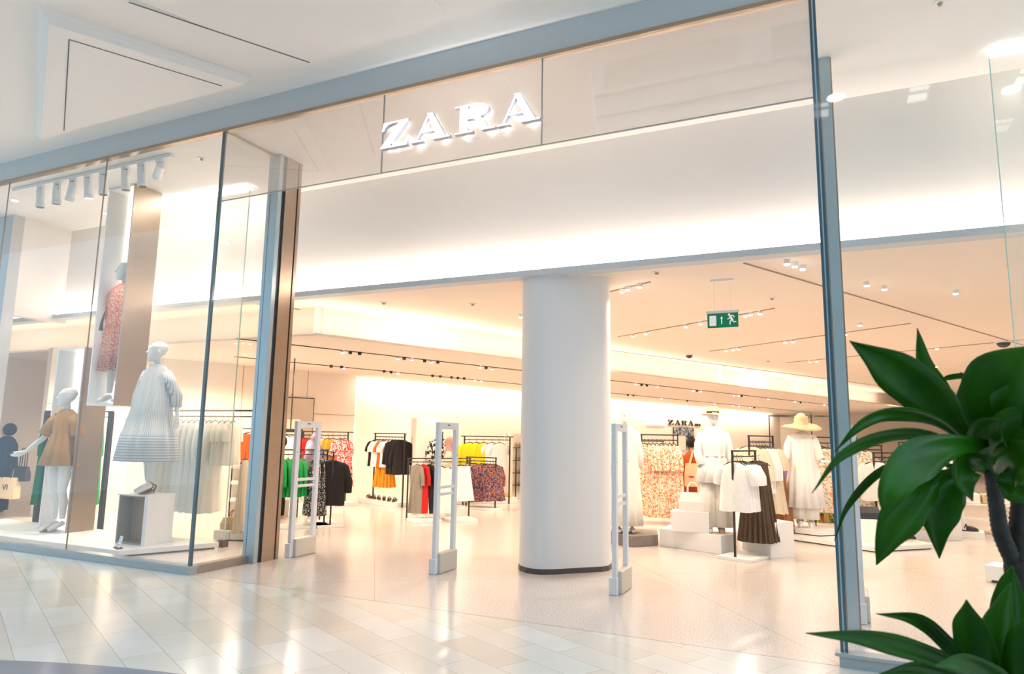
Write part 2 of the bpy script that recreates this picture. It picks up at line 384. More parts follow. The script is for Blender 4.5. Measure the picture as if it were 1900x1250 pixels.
struct('wall_left_room', MB().box(-15, -14.8, 1.1, 12, 0, 3.4).box(-15, -11.0, 7.5, 7.7, 0, 3.4), M['cream_wall'])
struct('trim_9', MB().box(-11.9, -11.82, 1.15, 1.17, .1, 1.7), M['led'])
# column
pts = [(-2.30, 2.36)]
pts += [(-2.34, 2.27), (-2.75, 1.86), (-2.86, 1.79), (-2.95, 1.775), (-3.04, 1.80), (-3.14, 1.87), (-3.21, 1.98), (-3.245, 2.10), (-3.24, 2.22), (-3.18, 2.34), (-3.08, 2.46), (-2.75, 2.78), (-2.64, 2.83), (-2.54, 2.83), (-2.44, 2.77), (-2.36, 2.66), (-2.31, 2.5)]
struct('column', MB().prism(pts, 0, 3.3), plain('column_white', (.80, .79, .78), .5, var=.01), smooth=True, ang=1.2, bevel=0.0)
base = [((p[0]+2.77)*1.012-2.77, (p[1]-2.3)*1.012+2.3) for p in pts]
struct('baseboard_column', MB().prism(base, 0, .055), M['dark_brown'])

# ------------------------------------------------------------------ shopfront glazing
for n, (a, b_) in enumerate([(-7.985, -6.015), (-9.99, -7.995), (-12, -10.0)]):
    struct('window_%d' % (n+1), MB().box(a, b_, 0, .012, .09, HZ), M['clear_glass'])
struct('window_4', MB().box(-6.006, -5.994, .015, .74, .09, HZ), M['clear_glass'])
struct('window_5', MB().box(.03, 2.2, 0, .012, .09, HZ), M['clear_glass'])
struct('window_6', MB().box(.006, .018, .015, 1.0, .01, HZ), M['clear_glass'])
for n, (a, b_) in enumerate([(-5.99, -3.853), (-3.847, -2.173), (-2.167, -.01)]):
    struct('window_%d' % (n+7), MB().box(a, b_, 0.0, .014, 3.95, HZ), M['fascia_glass'])
mb = MB().box(-3.853, -3.847, -.001, .016, 3.95, HZ).box(-2.173, -2.167, -.001, .016, 3.95, HZ).box(-5.99, -.01, -.001, .016, 3.945, 3.952)
struct('trim_10', mb, plain('joint_grey', (.25, .27, .26), .4))
struct('trim_11', MB().box(-7.993, -7.987, -.001, .013, .09, HZ).box(-9.998, -9.992, -.001, .013, .09, HZ), plain('joint_brown', (.30, .24, .19), .4))
struct('trim_12', MB().box(-6.02, -5.985, -.006, .022, .06, HZ), M['glass_edge'])
struct('trim_13', MB().box(-.012, .006, -.006, .03, .06, HZ).box(.016, .034, -.006, .022, .06, HZ), M['glass_edge'])
struct('trim_14', MB().box(-.0, .016, -.004, 0.0, .06, HZ), M['pale_blue_metal'])
# plinths
pm = plain('plinth_metal', (.40, .44, .46), .35, metal=.3)
struct('trim_15', MB().box(-16, -5.97, -.03, .07, 0, .06).box(-16, -5.96, -.04, .075, .06, .085), pm)
struct('trim_16', MB().box(-6.04, -5.97, .07, .76, 0, .06).box(-6.05, -5.96, .075, .76, .06, .085), plain('plinth_brown', (.36, .30, .25), .4, metal=.3))
struct('trim_17', MB().box(-.02, 8, -.03, .07, 0, .07).box(-.045, 8, -.045, .075, .07, .09), pm)
# top rail of the left return
struct('trim_18', MB().box(-6.03, -5.97, .02, 1.0, 4.74, 4.78), M['bronze'])
# posts with shutter guides
def post(x0, x1, mir, nm):
    t = []
    struct(nm+'_1', MB().box(x0, x1, .74, .80, 0, 4.78), M['pale_blue_metal'])
    struct(nm+'_2', MB().box(x0, x1-.02, .80, .86, 0, 4.78), M['dark_gap'])
    struct(nm+'_3', MB().box(x0, x1, .86, 1.05, 0, 4.78).box(x0, x1, 1.075, 1.12, 0, 4.78), M['taupe_metal'])
    struct(nm+'_4', MB().box(x0, x1-.02, 1.05, 1.075, 0, 4.78), M['dark_gap'])
post(-6.05, -5.88, 1, 'trim_post_left')
struct('trim_post_right_1', MB().box(.05, .13, 1.0, 1.12, 0, 4.78), M['pale_blue_metal'])
struct('trim_post_right_2', MB().box(.036, .05, 1.0, 1.12, 0, 4.78).box(.13, .142, 1.02, 1.1, 0, 4.78), M['bronze'])
def ordn(i):
    return ['first','second','third','fourth','fifth','sixth','seventh','eighth','ninth','tenth','eleventh','twelfth','thirteenth','fourteenth','fifteenth','sixteenth','seventeenth','eighteenth','nineteenth','twentieth'][i]
# ------------------------------------------------------------------ ceiling lamps
def spot_light(parent, z, power, r=.04, ang=150, col=WARM, rot=(0,0,0)):
    l = bpy.data.lights.new('lamp_and_fill_light', 'SPOT'); l.energy = power; l.color = col; l.spot_size = math.radians(ang); l.spot_blend = .5; l.shadow_soft_size = r
    o = bpy.data.objects.new('lamp_and_fill_light', l); C.objects.link(o); o.parent = parent; o.location = (0, 0, z); o.rotation_euler = rot; return o
def fixture(loc, label, group, on, proto=[None, None]):
    k = 1 if on else 0
    if proto[k] is None:
        t = thing('ceiling_spotlight', label, 'spotlight', loc, 0, group)
        obj('housing', MB().tube([(0,0,0), (0,0,-.045)], [.034, .030], 14), M['lamp_white'] if on else M['black_metal'], t, smooth=True, ang=.8)
        obj('lens', MB().tube([(0,0,-.045), (0,0,-.054)], [.029, .026], 14), M['lens'] if on else M['dark_brown'], t)
        proto[k] = t
    else:
        t = dup(proto[k]); t.location = loc; t['label'] = label; t['group'] = group
    return t
up_lit = [(-7.2,3.04),(-7.05,3.3),(-6.68,4.2),(-6.54,4.48),(-5.97,5.71),(-4.25,4.24),(-3.66,10.98),(-3.52,11.21),(-2.57,13.36),(-1.9,14.97),(-1.79,15.17),(-.81,17.47),(-.67,17.71),
 (-2.3,2.99),(-2.2,2.89),(-2.03,2.8),(-3.16,6.76),(-2.88,6.55),(-2.08,6.0),(-1.81,5.78),(-1.09,5.32),(-1.0,5.21),(-.86,5.15),(-1.9,9.36),(-1.75,9.27),(-1.62,9.18),(-.71,8.45),(-.57,8.38),
 (-.38,12.01),(-.24,11.93),(-.34,2.25),(-.27,2.39),(-.2,2.54),(.29,7.69),(.48,6.72),(.45,3.64),(.65,3.93),(1.45,4.49),(1.73,10.33),(1.93,10.22),(2.35,13.91),(3.17,13.4),(3.3,13.2)]
t2 = [(-7.24,3.77),(-6.86,4.8),(-6.73,5.05),(-6.6,5.5),(-6.17,6.61),(-6.08,6.97),(-4.34,11.43),(-4.01,12.32),(-3.4,13.97),(-3.26,14.33),(-2.61,16.27),(-2.5,16.41),(-1.81,18.37),(-1.09,20.1),(-.19,22.44)]
t2d = [(-7.6,2.85),(-7.18,3.89),(-7.11,4.05),(-6.79,4.9),(-6.65,5.35),(-6.53,5.61),(-6.13,6.79),(-4.29,11.8),(-4.2,11.99),(-3.34,14.2),(-2.45,16.83),(-.94,20.83)]
t3 = [(-8.99,5.99),(-8.56,7.32),(-7.76,9.4),(-7.7,9.62),(-5.12,17.74),(-3.92,21.26),(-3.45,22.77),(-3.28,23.23),(-2.98,24.43)]
t3d = [(-9.41,4.87),(-9.06,5.69),(-8.95,5.88),(-8.65,6.92),(-8.6,7.11),(-8.19,8.15),(-8.11,8.36),(-7.98,8.65),(-7.9,8.81),(-7.82,8.97),(-5.72,15.73),(-5.62,16.03),(-4.56,19.31),(-2.86,24.93)]
def ordn(i):
    return ['first','second','third','fourth','fifth','sixth','seventh','eighth','ninth','tenth','eleventh','twelfth','thirteenth','fourteenth','fifteenth','sixteenth','seventeenth','eighteenth','nineteenth','twentieth'][i]
def rows(pts, z, on, what, group):
    for i, p in enumerate(pts):
        fixture((p[0], p[1], z), what % ordn(i) if '%' in what else what, group, on)
rows(up_lit[:6], 3.3, True, 'small lit ceiling spotlight left of the column, %s from the shop window', 'lit spotlights in the upper ceiling')
rows(up_lit[6:13], 3.3, True, 'small lit ceiling spotlight along the cove right of the column, %s going deeper', 'lit spotlights in the upper ceiling')
rows(up_lit[13:16], 3.3, True, 'small lit ceiling spotlight beside the column top, %s from the column', 'lit spotlights in the upper ceiling')
rows(up_lit[16:23], 3.3, True, 'small lit ceiling spotlight in the row passing behind the exit sign, %s from the left', 'lit spotlights in the upper ceiling')
rows(up_lit[23:30], 3.3, True, 'small lit ceiling spotlight deeper than the exit sign row, %s from the left', 'lit spotlights in the upper ceiling')
rows(up_lit[30:], 3.3, True, 'small lit ceiling spotlight near or behind the right glass post, %s from the post', 'lit spotlights in the upper ceiling')
rows(t2, 2.8, True, 'lit spotlight on the nearer black track of the lower ceiling, %s from the left', 'spotlights on the lower ceiling tracks')
rows(t3, 2.8, True, 'lit spotlight on the farther black track of the lower ceiling, %s from the left', 'spotlights on the lower ceiling tracks')
rows(t2d, 2.8, False, 'unlit black spotlight on the nearer track of the lower ceiling, %s from the left', 'spotlights on the lower ceiling tracks')
rows(t3d, 2.8, False, 'unlit black spotlight on the farther track of the lower ceiling, %s from the left', 'spotlights on the lower ceiling tracks')
# light of the lamp rows, plus added spots brightening left side and mannequins
for (x, y, z, p) in [(-2.1,2.95,3.2,.6),(-1.0,3.3,3.2,.4),(-4.2,4.3,3.2,.9),(-6.2,4.2,3.2,1),(-1.95,5.9,3.2,.9),(.3,3.4,3.2,.6),(2.4,4.5,3.2,.7),(-4.1,7.6,3.2,1),(-.4,7.8,3.2,1),(2.2,8.2,3.2,1),(-1.7,9.4,3.2,1),(-3.6,11,3.2,1),(.6,11.9,3.2,1),(3.2,13.3,3.2,1),
   (-1.8,15,3.2,1),(1.5,17,3.2,1),(4.3,9,3.2,1),(4.0,18,3.2,1),(3,24,3.2,1.5),(-6.9,6.9,2.7,.8),(-7.9,8.9,2.7,.8),(-8.6,4.4,2.7,.8),(-9.9,4.4,2.7,.8),(-5.6,12.3,2.7,.8),(-4.2,17,2.7,.8),(-2.6,21.5,2.7,1),(-.6,26,2.7,1.2),(-11.5,3.2,2.7,.8),(-12.6,5.5,2.7,.7),(-7.3,2.75,2.7,.6),(-9.0,2.8,2.7,.6),(-10.8,2.7,2.7,.6)]:
    spot_light(None, 0, 212*p, .05, 155).location = (x, y, z-.02)
for (x, y, p) in [(-7.7, 1.05, 1.2), (-9.2, 1.05, 1.0), (-10.8, 1.05, 1.0), (-8.4, .35, .9), (-9.9, .35, .8), (-7.1, .35, .7), (1.0, .5, .45), (2.6, .5, .6), (4.2, .5, .6)]:  # unseen spots added to brighten the window displays and the right entry floor
    spot_light(None, 0, 150*p, .05, 62, (1, .88, .76)).location = (x, y, 4.6)
# black ceiling tracks
def track(p, q, z, wdt, mtl, label):
    g = MB(); slot(g, p, q, wdt, z-.012, z); tag(obj('ceiling_track', g, mtl), label, 'lighting track', 'ceiling tracks')
track((-7.85, 2.1), (.3, 23.9), 2.8, .03, M['black_metal'], 'nearer black lighting track along the lower ceiling')
track((-9.8, 3.9), (-.8, 30.6), 2.8, .03, M['black_metal'], 'farther black lighting track close to the long wall')
tan = plain('slot_tan', (.42, .30, .22), .8)
for p, q, lb in [((-7.6, 1.95), (2.0, 21.5), 'long thin tan slot beside the glowing cove of the upper ceiling'), ((-2.56, 3.14), (-1.88, 2.73), 'short tan slot in the ceiling right beside the column top'),
   ((-3.5, 6.97), (-.65, 4.98), 'tan slot in the ceiling passing behind the exit sign'), ((-2.27, 9.62), (1.2, 7.0), 'tan slot in the ceiling second behind the exit sign'), ((-.9, 12.34), (3.6, 9.3), 'tan slot in the ceiling third behind the exit sign'),
   ((-.76, 2.2), (3.36, 10.43), 'long thin diagonal ceiling slot crossing behind the right glass post')]:
    track(p, q, 3.3, .018, tan, lb)
for i, (p, z, lb) in enumerate([((-5.7,2.71),3.3,'small round ceiling detector left of the column'),((-4.54,3.22),3.3,'small round ceiling detector close to the column'),((-1.7,2.28),3.3,'small round ceiling detector between column and exit sign'),((-.63,4.21),3.3,'small round ceiling detector right of the exit sign'),((-1.28,11.86),3.3,'small round ceiling detector deep behind the exit sign')]):
    t = thing('smoke_detector', lb, 'smoke detector', (p[0], p[1], z), 0, 'round ceiling detectors')
    obj('base', MB().tube([(0,0,0),(0,0,-.012)], [.055,.05], 20), M['cream_wall'], t); obj('sensor', MB().tube([(0,0,-.012),(0,0,-.03)], [.025,.018], 14), tan, t)

# ------------------------------------------------------------------ store sign
def letter_polys(ch):
    if ch == 'Z': return [[(0.02,0),(.98,0),(1.04,.36),(.97,.36),(.91,.22),(.80,.11),(.62,.07),(.37,.07),(1.0,.94),(1.0,1.0),(.10,1.0),(.05,.66),(.12,.66),(.18,.80),(.29,.90),(.45,.93),(.64,.93),(.02,.06)]], 1.08
    if ch == 'A': return [[(.14,.05),(.20,.05),(.57,.98),(.50,.98)], [(.46,1.0),(.62,1.0),(1.03,.05),(.78,.05)], [(.27,.30),(.80,.30),(.77,.36),(.29,.36)], [(0,0),(.36,0),(.36,.06),(0,.06)], [(.66,0),(1.15,0),(1.15,.06),(.66,.06)]], 1.2
    if ch == 'R':
        out = [(.55+.40*math.cos(t), .73+.27*math.sin(t)) for t in [PI/2-PI*k/14 for k in range(15)]]
        inn = [(.53+.17*math.cos(t), .73+.205*math.sin(t)) for t in [-PI/2+PI*k/14 for k in range(15)]]
        return [[(.14,.05),(.37,.05),(.37,.95),(.14,.95)], [(0,0),(.52,0),(.52,.06),(0,.06)], [(0,.94),(.56,.94),(.56,1.0),(0,1.0)], out+inn, [(.36,.46),(.56,.46),(.56,.525),(.36,.525)], [(.50,.49),(.70,.52),(.80,.40),(.92,.12),(.97,.06),(.76,0.0),(.70,.10),(.60,.38)], [(.78,0),(1.14,0),(1.14,.06),(.74,.06)]], 1.18
def letter(ch, h, depth, skew=0.0, mirror=False):
    mb = MB(); ps, wd = letter_polys(ch)
    for p in ps:
        mb.prism([(x*h, y*h) for x, y in p], 0, depth)
    for v in mb.bm.verts: v.co = Vector((v.co.x, -v.co.z, v.co.y))
    return mb
sign = thing('store_sign', 'large halo-lit white serif letters ZARA on the glass fascia', 'sign', (.035, -.03, 4.15))
mface = emit('sign_face', (1, 1, 1), 1.0); mside = plain('sign_side', (.34, .34, .40), .4)
for ch, x0, x1, h in (('Z', -3.85, -3.51, .26), ('A', -3.50, -3.06, .27), ('R', -3.03, -2.60, .27), ('A', -2.60, -2.17, .28)):
    sc = (x1-x0)/letter_polys(ch)[1]
    me = letter(ch, 1.0, .05).mesh('letter')
    me.materials.append(mside); me.materials.append(mface)
    for p in me.polygons:
        if p.normal.y < -.9: p.material_index = 1
    o = bpy.data.objects.new('letter', me); C.objects.link(o); o.parent = sign; o.location = (x0, 0, 0); o.scale = (sc, 1, h)
    for pl_ in letter_polys(ch)[0]:
        n_ = len(pl_); cx_ = sum(q[0] for q in pl_)/n_; cz_ = sum(q[1] for q in pl_)/n_
        pp = [(cx_, cz_)] if n_ > 4 and ch != 'Z' else []
        if ch == 'Z': pp = [(.2,.95),(.55,.95),(.8,.9),(.6,.6),(.4,.3),(.2,.08),(.5,.05),(.85,.1),(.97,.28)]
        elif n_ == 4: pp = [((pl_[0][0]+pl_[1][0])/2*(1-t)+(pl_[2][0]+pl_[3][0])/2*t, (pl_[0][1]+pl_[1][1])/2*(1-t)+(pl_[2][1]+pl_[3][1])/2*t) for t in (.1, .5, .9)]
        elif n_ > 20: pp = [(.85, .73), (.75, .93), (.75, .53), (.5, .97)]
        for qx, qz in pp:
            hl = bpy.data.lights.new('halo_light', 'POINT'); hl.shadow_soft_size = 0.0; hl.energy = .30; hl.color = (1, .98, .95)
            ho = bpy.data.objects.new('halo_light', hl); C.objects.link(ho); ho.parent = sign; ho.location = (x0+qx*sc, .010, qz*h)

# ------------------------------------------------------------------ emergency exit sign
ex = thing('exit_sign', 'green emergency exit sign with running figure hanging on wires from the ceiling', 'exit sign', (-1.085, 2.91, 2.73))
grn = plain('exit_green', (.0, .26, .13), .35); exw = emit('exit_white', (.95, .93, .92), .25)
obj('panel', MB().box(-.172, .172, -.006, .006, 0, .168), grn, ex)
obj('housing', MB().box(-.185, .185, -.02, .02, .172, .196), M['lamp_white'], ex)
obj('ceiling_mount', MB().box(-.13, .13, -.02, .02, .545, .57), M['lamp_white'], ex)
for x in (-.09, .095): obj('wire', MB().cyl((x, 0, .19), (x, 0, .55), .0016, 6), M['steel'], ex)
def front(polys, y=-.0085, th=.002):
    mb = MB()
    for p in polys: mb.prism(p, 0, th)
    for v in mb.bm.verts: v.co = Vector((v.co.x, y-v.co.z, v.co.y))
    return mb
obj('door_symbol', front([[(-.148,.022),(-.072,.022),(-.072,.142),(-.148,.142)]]), exw, ex)
obj('arrow', front([[(-.017,.04),(-.006,.04),(-.006,.105),(.006,.105),(-.0115,.132),(-.029,.105),(-.017,.105)]]), exw, ex)
def limb(a, b, w): 
    d = Vector((b[0]-a[0], b[1]-a[1])); n = Vector((-d.y, d.x)).normalized()*w/2; a = Vector(a); b = Vector(b)
    return [tuple(a-n), tuple(b-n), tuple(b+n), tuple(a+n)]
man = [[(.072+.014*math.cos(t), .146+.014*math.sin(t)) for t in [2*PI*k/14 for k in range(14)]], limb((.084,.13),(.108,.078),.026), limb((.082,.134),(.118,.136),.011), limb((.116,.138),(.132,.112),.010),
       limb((.082,.128),(.07,.097),.010), limb((.074,.098),(.05,.097),.010), limb((.112,.084),(.118,.058),.014), limb((.115,.06),(.15,.062),.012), limb((.104,.084),(.082,.068),.014), limb((.084,.072),(.08,.03),.012)]
obj('running_figure', front(man), exw, ex)

# ------------------------------------------------------------------ security gates
def gate():
    t = thing('security_gate', '', 'security gate', (0, 0, 0))
    f = MB().box(-.022, .022, -.03, .035, 0.02, 1.51).box(-.022, .022, .345, .40, .02, 1.51).box(-.022, .022, -.03, .40, 1.51, 1.585).box(-.016, .016, .03, .35, .875, .905).box(-.016, .016, .03, .35, .80, .83)
    obj('frame', f, M['gate_white'], t)
    obj('base_cover', MB().box(-.038, .06, .02, .385, .0, .21), M['gate_base'], t, bevel=.014)
    obj('base_plinth', MB().box(-.05, .03, -.045, .02, 0, .16), M['gate_white'], t, bevel=.008)
    obj('indicator', MB().box(.022, .025, .15, .20, 1.55, 1.562), M['dark_brown'], t)
    for z in (1.30, 1.32): pass
    for y in (.0, .372): obj('screw', MB().cyl((.022, y, 1.22), (.024, y, 1.22), .006, 8), M['dark_brown'], t)
    return t
gt = gate(); gt.location = (-5.83, 1.26, 0)
glabs = ['white security gate closest to the left glass return of the entrance', 'white security gate standing left of the round column', 'white security gate standing right of the round column', 'security gate behind the right glass post, only its base showing']
gt['label'] = glabs[0]; gt['group'] = 'security gates'
for x, lb in ((-3.86, glabs[1]), (-1.90, glabs[2]), (.16, glabs[3])):
    g2 = dup(gt); g2.location = (x, 1.26, 0); g2['label'] = lb

# ------------------------------------------------------------------ garments
GM = {}
def fm(name, col, **k):
    if name not in GM: GM[name] = fabric(name, col, **k)
    return GM[name]
fm('green', (.008, .30, .055)); fm('dkgreen', (.004, .14, .03)); fm('black', (.012, .009, .009)); fm('white', (.88, .86, .83)); fm('offwhite', (.86, .82, .75)); fm('cream', (.74, .64, .48))
fm('red', (.62, .012, .01)); fm('orange', (.80, .12, .01)); fm('amber', (.85, .32, .02)); fm('yellow', (.85, .66, .01)); fm('grey', (.33, .29, .23)); fm('olive', (.13, .085, .05)); fm('brown', (.40, .17, .07))
fm('gold', (.55, .29, .09)); fm('purple', (.20, .17, .42)); fm('denim', (.16, .25, .45), var=.35, scale=9); fm('navy', (.015, .02, .05)); fm('lavender', (.28, .22, .30)); fm('pinkscarf', (.62, .38, .33)); fm('rust', (.42, .07, .01)); fm('pink', (.75, .42, .42)); fm('tote', (.70, .54, .32)); fm('khaki', (.55, .42, .26))
GM['orfloral'] = floral('orange_floral', (.80, .68, .54), [(.78, .16, .04), (.62, .30, .14)], 30, .555)
GM['redfloral'] = floral('red_floral', (.80, .70, .66), [(.66, .05, .04)], 30, .47)
GM['bwfloral'] = floral('black_white_floral', (.02, .018, .018), [(.78, .76, .72)], 17, .50)
GM['spot'] = spots('white_spots_on_black', (.02, .018, .018), (.80, .78, .74), 55, .38)
GM['bluefloral'] = floral('blue_orange_print', (.05, .035, .12), [(.50, .17, .05), (.28, .16, .12)], 26, .54)
GM['pastel'] = floral('pastel_floral', (.80, .72, .60), [(.76, .28, .18), (.35, .40, .25)], 22, .56)
GM['meadow'] = floral('meadow_floral', (.62, .58, .36), [(.70, .06, .05), (.75, .60, .02), (.05, .14, .06)], 13, .54)
GM['gingham'] = spots('pink_check', (.62, .17, .10), (.80, .62, .52), 70, .40)
GM['stripe'] = stripes('blue_grey_stripes', (.78, .75, .70), (.46, .50, .54), scale=13.0, zsplit=.715)
def ring(z, wx, wy, n=36, amp=0, k=9, ph=0, cx=0, cy=0, sq=2.4, amp2=0):
    r = []
    for j in range(n):
        t = 2*PI*j/n; c, s_ = math.cos(t), math.sin(t)
        f = (abs(c)**sq+abs(s_)**sq)**(-1/sq)
        a = 1+amp*math.sin(k*t+ph)+amp2*math.sin((k*2.3)*t+ph*2)
        r.append((cx+wx*f*c*a, cy+wy*f*s_*(1+.3*amp*math.sin(k*t+ph)), z+amp*.04*math.sin(k*.5*t+ph)))
    return r
def hanger_mesh():
    mb = MB()
    mb.tube([(0, .0, -.055), (0, .0, -.03), (0, .018, -.015), (0, .022, .004), (0, .010, .018), (0, -.006, .014)], .0035, 6)
    mb.tube([(0, -.19, -.115), (0, -.10, -.075), (0, 0, -.055), (0, .10, -.075), (0, .19, -.115)], [.006, .008, .008, .008, .006], 8)
    return mb.mesh('hanger', True)
HANG = hanger_mesh(); HANG.materials.append(M['black_metal'])
def top_mesh(L=.6, w=.42, sl=.2, hem=None, th=.05, amp=.12, seed=0, k=9, puff=1.0, neck=.07):
    rnd = random.Random(seed); ph = rnd.random()*6; hem = hem or w
    mb = MB(); R = [ring(-.07, .028, neck, amp=.0)]
    R.append(ring(-.088, .035, neck+.04)); R.append(ring(-.118, .042, w*.44)); R.append(ring(-.16, .048, w*.485, amp=amp*.3, k=k, ph=ph))
    for i in range(1, 8):
        t = i/7; R.append(ring(-.16-(L-.09)*t, th*(1+.5*t), (w*(1-t)+hem*t)/2*(1-.04*math.sin(PI*t)), amp=amp*(.4+.9*t), k=k, ph=ph+t*.5, amp2=amp*.4*t))
    mb.rings(R)
    for s in (-1, 1):
        y0 = s*w*.42
        if sl > 0:
            P = [(0, y0*.85, -.125), (0, y0*1.08, -.16), (.005, y0*1.08+s*(.05+.02*rnd.random()), -.16-sl*.5), (.01, y0*1.08+s*.07, -.14-sl)]
            mb.tube(P, [.045, .06*puff, .058*puff, .052*puff], 12, flat=.6, side=(1, 0, 0))
    return mb.mesh('garment', True, 1.2)
def skirt_mesh(L=.8, w0=.32, w1=.55, seed=0, k=14, amp=.25, th=.07):
    ph = random.Random(seed).random()*6; mb = MB(); R = [ring(-.075, .02, w0/2), ring(-.12, .025, w0/2)]
    for i in range(1, 9):
        t = i/8; R.append(ring(-.12-L*t, .025+(th-.025)*t, (w0*(1-t)+w1*t)/2, n=84, amp=amp*(.2+.8*t), k=k, ph=ph))
    R[0] = ring(-.075, .02, w0/2, n=84); R[1] = ring(-.12, .025, w0/2, n=84)
    mb.rings(R); return mb.mesh('garment', True, 1.2)
def vest_mesh(seed=0):
    mb = MB(); mb.rings([ring(-.09, .03, .15), ring(-.14, .04, .17), ring(-.35, .05, .18), ring(-.55, .05, .20, amp=.05)])
    return mb.mesh('garment', True, 1.2)
MESHC = {}
def gmesh(kind, seed=0):
    key = (kind, seed % 3)
    if key not in MESHC:
        a = dict(seed=seed % 3)
        MESHC[key] = {'blouse': lambda: top_mesh(.56, .40, .34, .46, .055, .18, puff=1.15, **a), 'jacket': lambda: top_mesh(.68, .44, .42, .44, .06, .06, puff=1.05, **a), 'shirt': lambda: top_mesh(.58, .46, .20, .50, .06, .10, puff=1.35, **a),
          'tee': lambda: top_mesh(.55, .44, .18, .46, .05, .06, **a), 'dress': lambda: top_mesh(1.18, .42, .36, .56, .075, .2, k=11, puff=1.25, **a), 'longdress': lambda: top_mesh(1.22, .42, .45, .50, .07, .14, k=8, **a),
          'middress': lambda: top_mesh(.98, .42, .28, .58, .075, .18, k=10, puff=1.3, **a), 'ruffledress': lambda: top_mesh(.80, .40, .42, .62, .08, .16, k=12, puff=1.35, **a),
          'skirt': lambda: skirt_mesh(.80, .30, .50, **a), 'pleated': lambda: skirt_mesh(.92, .30, .58, k=20, amp=.3, th=.10, **a), 'shortskirt': lambda: skirt_mesh(.55, .34, .50, k=8, amp=.12, **a),
          'trousers': lambda: skirt_mesh(.85, .28, .34, k=5, amp=.15, th=.05, **a), 'vest': lambda: vest_mesh()}[kind]()
    return MESHC[key]
CAT = {'blouse': 'blouse', 'jacket': 'jacket', 'shirt': 'shirt', 'tee': 'top', 'dress': 'dress', 'longdress': 'dress', 'middress': 'dress', 'ruffledress': 'dress', 'skirt': 'skirt', 'pleated': 'skirt', 'shortskirt': 'skirt', 'trousers': 'trousers', 'vest': 'vest'}
NAME = {'blouse': 'blouse', 'jacket': 'jacket', 'shirt': 'shirt', 'tee': 't_shirt', 'skirt': 'skirt', 'pleated': 'pleated_skirt', 'shortskirt': 'skirt', 'trousers': 'trousers', 'vest': 'waistcoat'}
def garment(kind, mat, loc, rot, label, group=None, seed=0, scale=1.0):
    me = gmesh(kind, seed); me = me.copy(); me.materials.clear(); me.materials.append(GM[mat])
    nm = NAME.get(kind, 'dress')
    o = bpy.data.objects.new(nm, me); C.objects.link(o); o.location = loc; o.rotation_euler = (0, 0, rot); o.scale = (1, scale, 1)
    tag(o, label, CAT[kind], group)
    h = bpy.data.objects.new('hanger', HANG); C.objects.link(h); h.parent = o
    return o
def rack(name, label, P, adeg, L, H, base=True, over=.0, sq=.011, group=None, drop=.06, bz=.04, bw=.40):
    a = math.radians(adeg); t = thing(name, label, 'clothes rack', (P[0], P[1], 0), a, group)
    if base: obj('base_plate', MB().box(-.06, L+.06, -bw/2, bw/2, 0, bz), M['plinth_white'], t, bevel=.004)
    z0 = bz if base else 0
    for x in (0, L): obj('post', MB().box(x-sq, x+sq, -sq, sq, z0, H), M['black_metal'], t)
    obj('top_bar', MB().box(-.02-over, L+.02+over, -sq, sq, H, H+.02), M['black_metal'], t)
    if drop: obj('hang_rail', MB().cyl((sq, 0, H-drop), (L-sq, 0, H-drop), .009, 8), M['black_metal'], t)
    return t, a, H-drop
def hang(P, a, z, items, rackname, s0=.06, sp=.055, rot=None, off=0.0):
    # items: list of (kind, material, count, descriptive words)
    s = s0; seed = 0
    for kind, mat, cnt, desc in items:
        for i in range(cnt):
            x = P[0]+math.cos(a)*s; y = P[1]+math.sin(a)*s
            lb = desc+' '+rackname if cnt == 1 else desc+(' %s in line, ' % ordn(i))+rackname
            garment(kind, mat, (x, y, z), (a if rot is None else rot)+random.uniform(-.06, .06), lb, desc+' '+rackname if cnt > 1 else None, seed)
            s += sp; seed += 1
        s += off
rd = math.radians
# racks close behind the first gate
t, a, z = rack('clothes_rack', 'low black rack of green blouses and spotted skirts behind the first security gate', (-7.80, 2.98), 52, .80, 1.17)
hang((-7.80, 2.98), a, z, [('blouse', 'green', 6, 'bright green ruffled blouse')], 'behind the first security gate', .05, .075)
hang((-7.80, 2.98), a, z, [('skirt', 'spot', 4, 'long black skirt with white spots')], 'behind the first security gate', .55, .06)
t, a, z = rack('clothes_rack', 'low black rack of black jackets right of the green blouses', (-7.12, 3.53), 143, .72, 1.14)
hang((-7.12, 3.53), a, z, [('jacket', 'black', 6, 'long black open jacket')], 'right of the green blouses', .06, .07, rd(124))
# wall rack behind them
t, a, z = rack('clothes_rack', 'tall black wall rack with red, white and orange clothes behind the black jackets', (-9.15, 6.45), 247, 1.75, 1.46, base=False, over=.1)
hang((-9.15, 6.45), a, z, [('middress', 'redfloral', 2, 'red and white patterned dress'), ('blouse', 'amber', 2, 'amber blouse'), ('tee', 'white', 2, 'white long top'), ('blouse', 'red', 3, 'plain red blouse'), ('tee', 'white', 3, 'plain white top')], 'behind the black jackets', .08, .10, rd(180), .06)
t = obj('display_plinth', MB().box(0, 2.0, -.22, .25, 0, .07), M['plinth_white'], None, loc=(-9.05, 6.55, 0), rot=(0, 0, rd(247)), bevel=.004); tag(t, 'low white plinth under the red and white clothes at the wall', 'plinth')
